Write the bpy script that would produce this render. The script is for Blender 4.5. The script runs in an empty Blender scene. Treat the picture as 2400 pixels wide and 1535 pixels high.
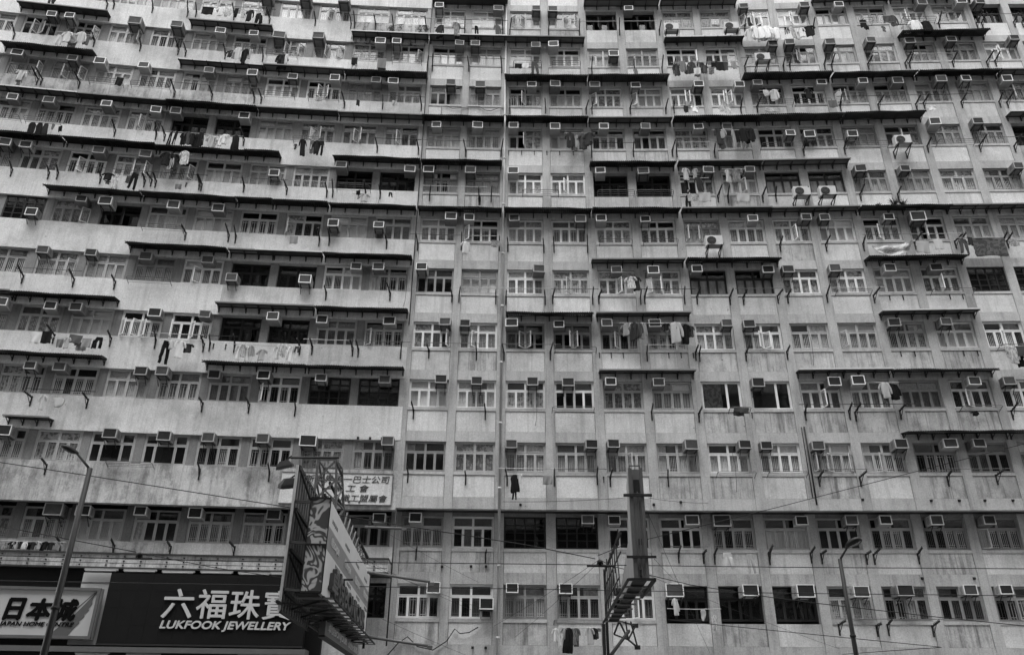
import bpy, math, random
from mathutils import Matrix, Vector
random.seed(7)
sc = bpy.context.scene
COL = sc.collection
rad = math.radians

# ------------------------------------------------------------------ camera, sky, sun, exposure
cd = bpy.data.cameras.new('camera'); cam = bpy.data.objects.new('camera', cd); COL.objects.link(cam)
cd.sensor_width = 36.0; cd.lens = 28.005; cd.clip_end = 600.0
cam.matrix_world = Matrix.Translation((0, 0, 1.6)) @ Matrix.Rotation(rad(90 + 26.483), 4, 'X') @ Matrix.Rotation(rad(0.4585), 4, 'Z')
sc.camera = cam
SUN_EL, SUN_ROT = rad(70), rad(195)
w = bpy.data.worlds.new('World'); sc.world = w; w.use_nodes = True
wn = w.node_tree.nodes; wl = w.node_tree.links
bg = wn['Background']; bg.inputs['Strength'].default_value = 0.15
sky = wn.new('ShaderNodeTexSky'); sky.sky_type = 'NISHITA'; sky.sun_disc = False
sky.sun_elevation = SUN_EL; sky.sun_rotation = SUN_ROT
sky.air_density = 1.0; sky.dust_density = 1.0
bw = wn.new('ShaderNodeRGBToBW')
wl.new(sky.outputs[0], bw.inputs[0]); wl.new(bw.outputs[0], bg.inputs['Color'])
sd = bpy.data.lights.new('sun', 'SUN'); sd.energy = 0.5; sd.angle = rad(40); sd.color = (1, 1, 1)
sun = bpy.data.objects.new('sun', sd); COL.objects.link(sun)
# light comes from behind the camera, high up
sdir = Vector((math.sin(SUN_ROT) * math.cos(SUN_EL), math.cos(SUN_ROT) * math.cos(SUN_EL), math.sin(SUN_EL)))
sun.rotation_euler = sdir.to_track_quat('Z', 'Y').to_euler()
sun.location = (0, -10, 60)
sc.view_settings.view_transform = 'Standard'; sc.view_settings.look = 'None'
sc.view_settings.gamma = 1.0; sc.view_settings.use_curve_mapping = False
sc.view_settings.exposure = 2.65
sc.cycles.max_bounces = 6; sc.cycles.transparent_max_bounces = 8

# ------------------------------------------------------------------ materials
def nodes(name):
    m = bpy.data.materials.new(name); m.use_nodes = True
    nt = m.node_tree; b = nt.nodes['Principled BSDF']
    return m, nt, b
def val(nt, op, a, b=None, clamp=False):
    n = nt.nodes.new('ShaderNodeMath'); n.operation = op; n.use_clamp = clamp
    for i, v in enumerate((a, b)):
        if v is None: continue
        if isinstance(v, (int, float)): n.inputs[i].default_value = v
        else: nt.links.new(v, n.inputs[i])
    return n.outputs[0]
def noise(nt, vec, scale, detail=4, rough=0.6, stretch=None, off=0.0):
    if stretch or off:
        mp = nt.nodes.new('ShaderNodeMapping'); nt.links.new(vec, mp.inputs[0])
        mp.inputs['Scale'].default_value = stretch or (1, 1, 1); mp.inputs['Location'].default_value = (off, off * .7, off * 1.3)
        vec = mp.outputs[0]
    n = nt.nodes.new('ShaderNodeTexNoise'); n.inputs['Scale'].default_value = scale
    n.inputs['Detail'].default_value = detail; n.inputs['Roughness'].default_value = rough
    nt.links.new(vec, n.inputs['Vector'])
    return n.outputs['Fac']
def ramp(nt, v, lo, hi):
    n = nt.nodes.new('ShaderNodeMapRange'); n.interpolation_type = 'SMOOTHSTEP'
    n.inputs['From Min'].default_value = lo; n.inputs['From Max'].default_value = hi
    nt.links.new(v, n.inputs['Value']); return n.outputs[0]
def plaster(name, base, stain=.3, streak=.3, mold=0.0, grain=.85, off=0.0, spots=.5):
    m, nt, b = nodes(name)
    g = nt.nodes.new('ShaderNodeNewGeometry'); P = g.outputs['Position']
    big = ramp(nt, noise(nt, P, .45, 6, .62, off=off + 3), .38, .72)
    stk = ramp(nt, noise(nt, P, 1.0, 5, .65, (3.6, 3.6, .24), off=off + 11), .47, .72)
    stk2 = ramp(nt, noise(nt, P, 1.0, 3, .6, (10, 10, .4), off=off + 31), .55, .68)
    fine = noise(nt, P, 19, 2, .8)
    med = noise(nt, P, 3.2, 4, .65, off=off + 5)
    v = val(nt, 'MULTIPLY', val(nt, 'SUBTRACT', 1.0, val(nt, 'MULTIPLY', big, stain)),
            val(nt, 'SUBTRACT', 1.0, val(nt, 'MULTIPLY', val(nt, 'MAXIMUM', stk, val(nt, 'MULTIPLY', stk2, .65)), streak)))
    v = val(nt, 'MULTIPLY', v, val(nt, 'ADD', 1.0 - grain / 2, val(nt, 'MULTIPLY', fine, grain)))
    v = val(nt, 'MULTIPLY', v, val(nt, 'ADD', .86, val(nt, 'MULTIPLY', med, .28)))
    if spots:
        sp = ramp(nt, noise(nt, P, 5.5, 3, .55, off=off + 17), .70, .745)
        pat = ramp(nt, noise(nt, P, .55, 2, .5, off=off + 27), .48, .62)
        v = val(nt, 'MULTIPLY', v, val(nt, 'SUBTRACT', 1.0, val(nt, 'MULTIPLY', val(nt, 'MULTIPLY', sp, pat), spots)))
    if mold:
        md = ramp(nt, noise(nt, P, 2.4, 8, .75, (1, 1, .6), off=off + 41), .46, .62)
        v = val(nt, 'MULTIPLY', v, val(nt, 'SUBTRACT', 1.0, val(nt, 'MULTIPLY', md, mold)))
    v = val(nt, 'MULTIPLY', v, base)
    nt.links.new(v, b.inputs['Base Color'])
    b.inputs['Roughness'].default_value = .92; b.inputs['Specular IOR Level'].default_value = .15
    bp = nt.nodes.new('ShaderNodeBump'); bp.inputs['Strength'].default_value = .35; bp.inputs['Distance'].default_value = .012
    nt.links.new(noise(nt, P, 22, 3, .6), bp.inputs['Height']); nt.links.new(bp.outputs[0], b.inputs['Normal'])
    return m
def plain(name, base, rough=.6, var=.25, scale=4.0, metal=0.0, spec=.3, stretch=None):
    m, nt, b = nodes(name)
    g = nt.nodes.new('ShaderNodeNewGeometry')
    n = noise(nt, g.outputs['Position'], scale, 5, .65, stretch)
    v = val(nt, 'MULTIPLY', val(nt, 'ADD', 1 - var, val(nt, 'MULTIPLY', n, 2 * var)), base)
    nt.links.new(v, b.inputs['Base Color'])
    b.inputs['Roughness'].default_value = rough; b.inputs['Metallic'].default_value = metal
    b.inputs['Specular IOR Level'].default_value = spec
    return m
def glass(name, tint, dust, dustcol=.3, refl=.10, rough=.03):
    m = bpy.data.materials.new(name); m.use_nodes = True; nt = m.node_tree
    nt.nodes.remove(nt.nodes['Principled BSDF']); out = nt.nodes['Material Output']
    tr = nt.nodes.new('ShaderNodeBsdfTransparent'); tr.inputs[0].default_value = (tint, tint, tint, 1)
    gl = nt.nodes.new('ShaderNodeBsdfGlossy'); gl.inputs['Roughness'].default_value = rough; gl.inputs[0].default_value = (1, 1, 1, 1)
    df = nt.nodes.new('ShaderNodeBsdfDiffuse')
    g = nt.nodes.new('ShaderNodeNewGeometry')
    n = noise(nt, g.outputs['Position'], 5, 5, .7, (1, 1, .4))
    df.inputs[0].default_value = (dustcol, dustcol, dustcol, 1)
    mx = nt.nodes.new('ShaderNodeMixShader')
    nt.links.new(val(nt, 'MULTIPLY', n, dust * 2, True), mx.inputs[0]); nt.links.new(tr.outputs[0], mx.inputs[1]); nt.links.new(df.outputs[0], mx.inputs[2])
    lw = nt.nodes.new('ShaderNodeLayerWeight'); lw.inputs[0].default_value = .35
    mx2 = nt.nodes.new('ShaderNodeMixShader')
    nt.links.new(val(nt, 'ADD', refl * .5, val(nt, 'MULTIPLY', lw.outputs['Fresnel'], refl * 1.6)), mx2.inputs[0])
    bp = nt.nodes.new('ShaderNodeBump'); bp.inputs['Strength'].default_value = .08; bp.inputs['Distance'].default_value = .02
    nt.links.new(noise(nt, g.outputs['Position'], 1.3, 2, .5), bp.inputs['Height']); nt.links.new(bp.outputs[0], gl.inputs['Normal'])
    nt.links.new(mx.outputs[0], mx2.inputs[1]); nt.links.new(gl.outputs[0], mx2.inputs[2]); nt.links.new(mx2.outputs[0], out.inputs[0])
    return m
def cloth(name, base, pattern=0.0, scale=14.0, trans=.25):
    m, nt, b = nodes(name)
    tc = nt.nodes.new('ShaderNodeTexCoord')
    oi = nt.nodes.new('ShaderNodeObjectInfo')
    mp = nt.nodes.new('ShaderNodeMapping'); nt.links.new(tc.outputs['Object'], mp.inputs[0])
    cb = nt.nodes.new('ShaderNodeCombineXYZ'); s = val(nt, 'MULTIPLY', oi.outputs['Random'], 40)
    for i in range(3): nt.links.new(s, cb.inputs[i])
    nt.links.new(cb.outputs[0], mp.inputs['Location'])
    n = noise(nt, mp.outputs[0], scale, 3, .6)
    v = val(nt, 'ADD', 1 - .2, val(nt, 'MULTIPLY', n, .4))
    if pattern:
        v = val(nt, 'MULTIPLY', v, val(nt, 'SUBTRACT', 1, val(nt, 'MULTIPLY', ramp(nt, noise(nt, mp.outputs[0], scale * .8, 2, .5, off=9), .48, .54), pattern)))
    v = val(nt, 'MULTIPLY', v, base)
    nt.links.new(v, b.inputs['Base Color']); b.inputs['Roughness'].default_value = .95; b.inputs['Specular IOR Level'].default_value = .1
    return m
M = {}
M['band'] = plaster('pale_plaster', .62, .34, .20, 0, off=0)
M['band_clean'] = plaster('fresh_pale_plaster', .66, .16, .18, 0, off=20)
M['band_dirty'] = plaster('dirty_plaster', .54, .46, .42, .35, off=40, spots=.8)
M['band_mold'] = plaster('mouldy_plaster', .50, .45, .5, .92, off=60)
M['panel'] = plaster('panel_render', .58, .28, .24, 0, off=80)
M['panel_clean'] = plaster('panel_render_clean', .64, .14, .16, 0, off=90)
M['panel_dirty'] = plaster('panel_render_dirty', .50, .4, .6, .25, off=100, spots=.7)
M['pilaster'] = plaster('grey_render', .43, .26, .30, 0, off=120)
M['lintel'] = plaster('grey_render_band', .46, .26, .22, 0, off=130)
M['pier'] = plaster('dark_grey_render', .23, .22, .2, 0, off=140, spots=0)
M['soffit'] = plaster('painted_shade_render', .05, .3, .1, .2, off=150)  # near-black base: the shade under the overhang is put into the colour
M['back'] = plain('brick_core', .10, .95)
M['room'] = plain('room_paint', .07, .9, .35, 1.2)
M['alu'] = plain('aluminium_frame', .44, .55, .22, 6, 0, .4)
M['alu_white'] = plain('white_frame', .76, .5, .12, 6, 0, .4)
M['alu_dull'] = plain('dull_frame', .28, .6, .25, 6, 0, .4)
M['steel'] = plain('dark_steel', .03, .6, .3, 8)
M['iron'] = plain('black_iron', .014, .7, .4, 12)
M['rust'] = plain('rusty_iron', .035, .8, .45, 9)
M['tube'] = plain('dull_tube', .10, .5, .3, 9)
M['pole'] = plain('pale_pole', .42, .6, .25, 6)
M['corr'] = plain('old_corrugated_sheet', .055, .75, .5, 3, 0, .3, (1, 1, 1))
M['corr_dark'] = plain('blackened_corrugated_sheet', .02, .8, .5, 3)
M['flat'] = plain('grey_sheet', .16, .7, .4, 2.0)
M['gutter'] = plain('pale_sheet_edge', .5, .6, .3, 5)
M['ac'] = plain('ac_casing', .34, .6, .28, 5)
M['ac_dirty'] = plain('ac_casing_dirty', .17, .7, .4, 5)
M['ac_rim'] = plain('ac_rim', .68, .5, .15, 9)
M['ac_rim_dirty'] = plain('ac_rim_dirty', .34, .6, .35, 9)
M['ac_coil'] = plain('ac_coil', .022, .6, .5, 7)
M['ac_coil_dusty'] = plain('ac_coil_dusty', .07, .7, .5, 7)
M['grille'] = plain('painted_grille', .72, .6, .2, 8)
M['pipe'] = plain('pale_pipe', .40, .6, .3, 2.5, 0, .3, (1, 1, .4))
M['cable'] = plain('black_cable', .012, .7, .2, 5)
M['asphalt'] = plain('asphalt', .05, .9, .3, 8)
M['pave'] = plain('paving', .2, .9, .25, 3)
M['lamp'] = plain('lamp_metal', .02, .55, .25, 3)
M['lamp_lens'] = plain('lamp_lens', .05, .25, .2, 5, 0, .5)
M['board_dark'] = plain('dark_sign_board', .008, .6, .35, 2.2, 0, .12)
M['letter_pale'] = plain('pale_letter', .46, .5, .06, 3)
M['board_pale'] = plain('pale_sign_board', .40, .5, .10, .8)
M['letter_black'] = plain('black_letter', .004, .8, .1, 3, 0, .05)
M['cabinet'] = plain('fan_cabinet', .46, .6, .2, 4)
M['sign_side'] = plain('weathered_sign_side', .30, .7, .35, 2.5, 0, .3, (1, 1, .4))
M['sign_post'] = plain('weathered_post', .15, .7, .4, 3, 0, .3, (1, 1, .4))
M['mid_paint'] = plain('mid_grey_paint', .085, .6, .2, 4)
M['frame_mid'] = plain('sign_frame_metal', .10, .5, .25, 4)
M['union'] = plaster('painted_white_board', .60, .14, .2, 0, off=200, spots=.2)
M['ink'] = plain('brush_ink', .03, .8, .3, 6)
M['bb_pale'] = plain('billboard_pale', .50, .5, .12, 2)
M['bb_mid'] = plain('billboard_mid', .20, .5, .15, 2)
M['bb_text'] = plain('billboard_text', .07, .5, .3, 6)
M['sheet_rib'] = plain('ribbed_sheet', .14, .7, .5, 1.6, 0, .3, (1, 1, .3))
M['leaf'] = plain('leaf', .035, .7, .4, 9)
M['tubelight'] = plain('unlit_tube', .26, .4, .1, 3)
GL = [glass('pane_clear', .98, .01, .3, .04), glass('pane_clear_b', .94, .025, .22, .07), glass('pane_dusty', .90, .06, .36, .05, .08), glass('pane_film', .65, .2, .26, .07, .12)]
GLD = glass('pane_dark', .6, .02, .10, .06)
GLF = glass('pane_frosted', .2, .5, .42, .08, .2)
CUR = [cloth('curtain_white', .80), cloth('curtain_cream', .68, .2), cloth('curtain_print', .56, .55, 9), cloth('curtain_grey', .26, .2), cloth('curtain_dark', .10, .3)]
TONES = [.012, .028, .06, .10, .16, .24, .34, .46, .60, .74]
CL = [[cloth('cloth_%d_plain' % i, t), cloth('cloth_%d_print' % i, t, .45, 7)] for i, t in enumerate(TONES)]
for i, pr in enumerate(CL):
    for j, m in enumerate(pr): m.name = ('ink', 'coal', 'slate', 'stone', 'ash', 'pewter', 'dove', 'silver', 'chalk', 'snow')[i] + ('_cloth', '_print_cloth')[j]

# swirl painting on the billboard's end panel
m, nt, b = nodes('swirl_painting'); M['swirl'] = m
tc = nt.nodes.new('ShaderNodeTexCoord')
n1 = nt.nodes.new('ShaderNodeTexNoise'); n1.inputs['Scale'].default_value = 1.7; n1.inputs['Detail'].default_value = 1; n1.inputs['Distortion'].default_value = 2.2
nt.links.new(tc.outputs['Object'], n1.inputs['Vector'])
sn = val(nt, 'SINE', val(nt, 'MULTIPLY', n1.outputs['Fac'], 24))
v = val(nt, 'ADD', .06, val(nt, 'MULTIPLY', ramp(nt, sn, -.5, .7), .42))
nt.links.new(v, b.inputs['Base Color'])

# ------------------------------------------------------------------ mesh building
class MB:
    def __init__(s): s.v = []; s.f = []; s.mi = []; s.cur = 0; s.sm = []
    def add(s, vs, fs, smooth=False):
        o = len(s.v); s.v += [tuple(p) for p in vs]
        for f in fs: s.f.append(tuple(i + o for i in f)); s.mi.append(s.cur); s.sm.append(smooth)
    def box(s, x0, x1, y0, y1, z0, z1):
        s.add([(x, y, z) for x in (x0, x1) for y in (y0, y1) for z in (z0, z1)],
              [(0, 1, 3, 2), (4, 6, 7, 5), (0, 4, 5, 1), (2, 3, 7, 6), (0, 2, 6, 4), (1, 5, 7, 3)])
    def tube(s, pts, r, n=6, r2=None):
        pts = [Vector(p) for p in pts]; rings = []
        for i, p in enumerate(pts):
            d = (pts[min(i + 1, len(pts) - 1)] - pts[max(i - 1, 0)]).normalized()
            a = d.cross(Vector((0, 0, 1)) if abs(d.z) < .95 else Vector((1, 0, 0))).normalized(); c = d.cross(a)
            rr = r if r2 is None else r + (r2 - r) * i / (len(pts) - 1)
            rings.append([p + a * rr * math.cos(2 * math.pi * k / n) + c * rr * math.sin(2 * math.pi * k / n) for k in range(n)])
        s.loft(rings)
    def loft(s, rings, smooth=True):
        n = len(rings[0]); vs = [p for r in rings for p in r]; fs = []
        for i in range(len(rings) - 1):
            for k in range(n):
                fs.append((i * n + k, i * n + (k + 1) % n, (i + 1) * n + (k + 1) % n, (i + 1) * n + k))
        fs.append(tuple(range(n - 1, -1, -1))); fs.append(tuple((len(rings) - 1) * n + k for k in range(n)))
        s.add(vs, fs, smooth)
    def bar(s, a, b, t=.04):
        # square bar between two points
        a = Vector(a); b = Vector(b); d = (b - a).normalized()
        u = d.cross(Vector((0, 0, 1)) if abs(d.z) < .95 else Vector((1, 0, 0))).normalized() * t / 2; w_ = d.cross(u).normalized() * t / 2
        r = [[p + u + w_, p - u + w_, p - u - w_, p + u - w_] for p in (a, b)]
        s.loft(r, False)
    def prism(s, poly, y0, y1):
        # polygon in x,z extruded along y
        n = len(poly)
        s.add([(x, y0, z) for x, z in poly] + [(x, y1, z) for x, z in poly],
              [tuple(range(n)), tuple(range(2 * n - 1, n - 1, -1))] + [(i, i + n, (i + 1) % n + n, (i + 1) % n) for i in range(n)])
    def mesh(s, name, *mats):
        me = bpy.data.meshes.new(name); me.from_pydata(s.v, [], s.f)
        for m in mats: me.materials.append(M[m] if isinstance(m, str) else m)
        if mats and max(s.mi, default=0): me.polygons.foreach_set('material_index', s.mi)
        me.polygons.foreach_set('use_smooth', s.sm); me.update()
        return me
def link(name, me, parent=None, loc=(0, 0, 0), rz=0.0, mat=None, sx=1.0, rot=None):
    o = bpy.data.objects.new(name, me); COL.objects.link(o)
    if parent is not None: o.parent = parent
    o.location = loc; o.rotation_euler = rot or (0, 0, rz)
    if sx != 1.0: o.scale = (sx, 1, 1)
    if mat is not None:
        o.material_slots[0].link = 'OBJECT'; o.material_slots[0].material = M[mat] if isinstance(mat, str) else mat
    return o
def tag(o, label=None, cat=None, group=None, kind=None):
    if label: o['label'] = label
    if cat: o['category'] = cat
    if group: o['group'] = group
    if kind: o['kind'] = kind
    return o
def empty(name, loc=(0, 0, 0), rz=0.0): return link(name, None, None, loc, rz)
def text_mesh(name, body, mat, width=None, height=None, offset=0.0, extrude=.012, shear=0.0):
    cu = bpy.data.curves.new(name, 'FONT'); cu.body = body; cu.extrude = extrude; cu.shear = shear; cu.resolution_u = 4
    to = bpy.data.objects.new(name, cu); COL.objects.link(to)
    me = bpy.data.meshes.new_from_object(to.evaluated_get(bpy.context.evaluated_depsgraph_get()))
    bpy.data.objects.remove(to); bpy.data.curves.remove(cu)
    xs = [v.co.x for v in me.vertices]; ys = [v.co.y for v in me.vertices]
    x0, x1, y0, y1 = min(xs), max(xs), min(ys), max(ys)
    kx = width / (x1 - x0) if width else None; ky = height / (y1 - y0) if height else kx
    kx = kx or ky
    for v in me.vertices:   # lettering stands in the x,z plane, its face towards -y, lower edge centred on the origin
        x, y, z = v.co; v.co = ((x - (x0 + x1) / 2) * kx, -z, (y - y0) * ky)
    if offset > 0:   # a bolder weight: the same outline repeated a little to each side, each a millimetre further out
        k = offset * (y1 - y0) * ky * 1.6
        vs = [v.co.copy() for v in me.vertices]; fs = [tuple(p.vertices) for p in me.polygons]; mb = MB()
        for i, (dx, dz) in enumerate(((0, 0), (k, 0), (-k, 0), (0, k), (0, -k), (k * .7, k * .7), (-k * .7, -k * .7))):
            mb.add([(v.x + dx, v.y - .0012 * i, v.z + dz) for v in vs], fs)
        bpy.data.meshes.remove(me); return mb.mesh(name, mat)
    me.materials.clear(); me.materials.append(M[mat])
    return me

# ------------------------------------------------------------------ measured layout (metres along the wall)
BRACKETS = {12: [-21.77,-21.44,-19.47,-17.65,-17.22,-15.22,-13.33,-10.89,-8.96,-8.77,-7.62,-6.66,-4.86,-2.74,-0.64,-0.25,1.89,3.6,5.8,7.99,12.66,16.38,23.14,25.15,25.44,27.17,27.61],11: [-25.66,-21.81,-19.52,-17.61,-17.23,-15.23,-13.3,-4.65,-4.37,-2.42,-0.66,4.17,6.46,7.93,8.53,10.3,12.32,14.36,14.7,16.52,16.89,18.79,20.74,20.95,23.21,24.98,25.43],10: [-23.83,-23.64,-21.87,-17.27,-15.42,-13.31,-12.96,-8.75,-6.8,-4.8,-0.2,1.66,3.76,4.07,6.05,7.9,8.33,11.77,12.61,16.86,18.79,20.69,21.1,23.0,24.92,25.3],9: [-19.56,-17.63,-17.21,-13.42,-6.84,-4.78,-2.4,-0.62,3.96,6.06,8.01,8.24,10.12,14.55,16.58,20.66,23.21,24.9],8: [-23.54,-21.92,-21.53,-19.59,-17.59,-17.29,-17.08,-15.07,-14.96,-12.99,-10.95,-9.04,-8.76,-7.18,-6.47,-4.08,-1.67,-1.07,8.46,10.0,10.48,12.15,12.8,14.26,16.84,18.63],7: [-15.19,-13.25,-12.93,-9.09,-8.63,-5.94,-4.48,-2.43,-0.63,-0.22,1.48,1.96,3.55,12.6,14.73,16.46,18.84,20.69,20.91,22.87,23.08],6: [-21.59,-19.47,-17.73,-8.46,-5.57,-2.76,-2.44,-0.75,-0.29,1.51,1.85,3.68,3.96,5.88,6.06,7.88,8.44,9.93,10.54,12.1,12.55,14.32,16.41],5: [-19.61,-17.29,-15.44,-13.4,-13.15,-12.1,-9.29,-8.76,-7.0,-6.75,-4.9,-3.66,-1.56,-0.34,1.7,5.98,8.12,8.28,10.31,12.12],4: [-19.78,-17.58,-12.98,-11.06,-9.14,-4.16,-1.11,5.99,7.98,12.48,14.32,14.56,16.44,21.04],3: [-18.49,-12.59,-9.82,-4.22,-1.85,-0.15,1.79,3.55,4.08,6.46,12.59,14.24,17.74,19.69],2: [-17.48,-15.5,-13.36,-10.92,-3.76,-0.98,6.75,7.74,8.18,10.36,10.36,12.01,12.42,14.18,14.48,16.22],1: [12.65,14.08,14.5,16.18]}
RACKS = {12: [(18.93,19.53),(21.07,22.89)],11: [(-13.1,-11.52),(-8.57,-7.08),(-6.52,-4.96),(-0.04,1.47),(2.04,3.55)],10: [(-21.4,-19.77),(-19.38,-17.5),(-12.83,-11.29),(-10.6,-9.05),(12.64,14.44),(14.59,16.35)],9: [(-24.97,-23.87),(-23.68,-22.05),(-10.99,-9.49),(12.43,14.49),(16.69,18.71),(21.07,22.9)],8: [(-8.56,-6.95),(0.47,2.23),(4.12,5.92),(6.01,7.81)],7: [(-17.15,-15.32),(4.12,5.64),(6.19,7.8)],6: [(-17.18,-15.31),(14.68,16.26),(18.94,20.81)],5: [(1.91,3.73),(21.16,22.4)],4: [(1.74,3.52),(9.25,10.14),(18.89,20.53)],3: [(-16.17,-14.38),(8.43,10.0),(10.5,12.09)],1: [(1.71,3.62)]}
AWNINGS = {12: [(-4.6,-0.39,'f'),(3.88,8.08,'f'),(8.15,12.39,'f'),(16.55,20.75,'f'),(20.82,25.26,'f'),(-27.7,-27.12,'c')],11: [(-25.86,-21.42,'f'),(-17.32,-13.01,'f'),(-8.79,-4.67,'f'),(-4.61,-0.4,'f'),(-0.59,3.82,'f'),(8.16,12.43,'f'),(20.72,25.33,'c')],10: [(-25.86,-21.48,'c'),(-17.36,-13.07,'f'),(-13.06,-8.94,'f'),(-8.91,-4.58,'c'),(-0.49,3.88,'c'),(3.91,8.15,'c'),(12.03,16.63,'c'),(16.69,21.01,'c'),(21.04,25.25,'c'),(25.28,27.46,'f')],9: [(-26.24,-21.64,'f'),(-21.61,-17.4,'f'),(-17.38,-12.99,'c'),(-12.97,-8.96,'f'),(-8.93,-4.61,'f'),(-4.67,-0.49,'c'),(-0.4,3.81,'c'),(3.84,8.11,'f'),(8.17,12.52,'c'),(12.52,16.74,'c'),(16.74,20.75,'c'),(24.98,27.82,'f')],8: [(-25.96,-21.61,'c'),(-21.58,-17.35,'c'),(-17.33,-13.14,'c'),(-13.14,-11.46,'c'),(-8.89,-4.62,'c'),(-4.57,-0.57,'c'),(3.8,8.05,'c'),(8.17,12.33,'f'),(12.35,16.56,'f')],7: [(-21.72,-17.51,'c'),(-17.48,-13.14,'c'),(-13.12,-11.41,'c'),(-11.39,-8.83,'c'),(-8.79,-4.66,'c'),(-4.57,-0.54,'c'),(-0.43,3.78,'c'),(3.81,8.01,'c'),(8.12,12.37,'f'),(12.34,16.52,'f'),(16.55,20.77,'c'),(20.67,25.06,'f')],6: [(-17.49,-13.09,'c'),(-13.04,-11.03,'f'),(-11.8,-8.81,'f'),(-8.75,-4.67,'c'),(3.68,8.01,'f'),(8.09,12.39,'c'),(16.32,20.8,'c')],5: [(-23.53,-21.68,'f'),(-21.68,-17.33,'c'),(-13.12,-10.64,'f'),(-11.38,-8.85,'f'),(-8.8,-4.68,'c'),(-0.28,3.65,'c'),(3.79,8.02,'f'),(16.46,20.68,'f')],4: [(-22.27,-17.26,'c'),(-13.15,-10.25,'c'),(-10.23,-8.87,'c'),(-8.85,-4.67,'c'),(3.8,7.97,'f'),(12.37,16.38,'f'),(16.43,20.72,'c')],3: [(-20.44,-18.69,'f'),(16.29,20.63,'c'),(20.66,22.82,'c')]}
PLAN = [7.27302e-07,2.37152e-05,-0.00259433,0.0102025,32.1171]
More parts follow.
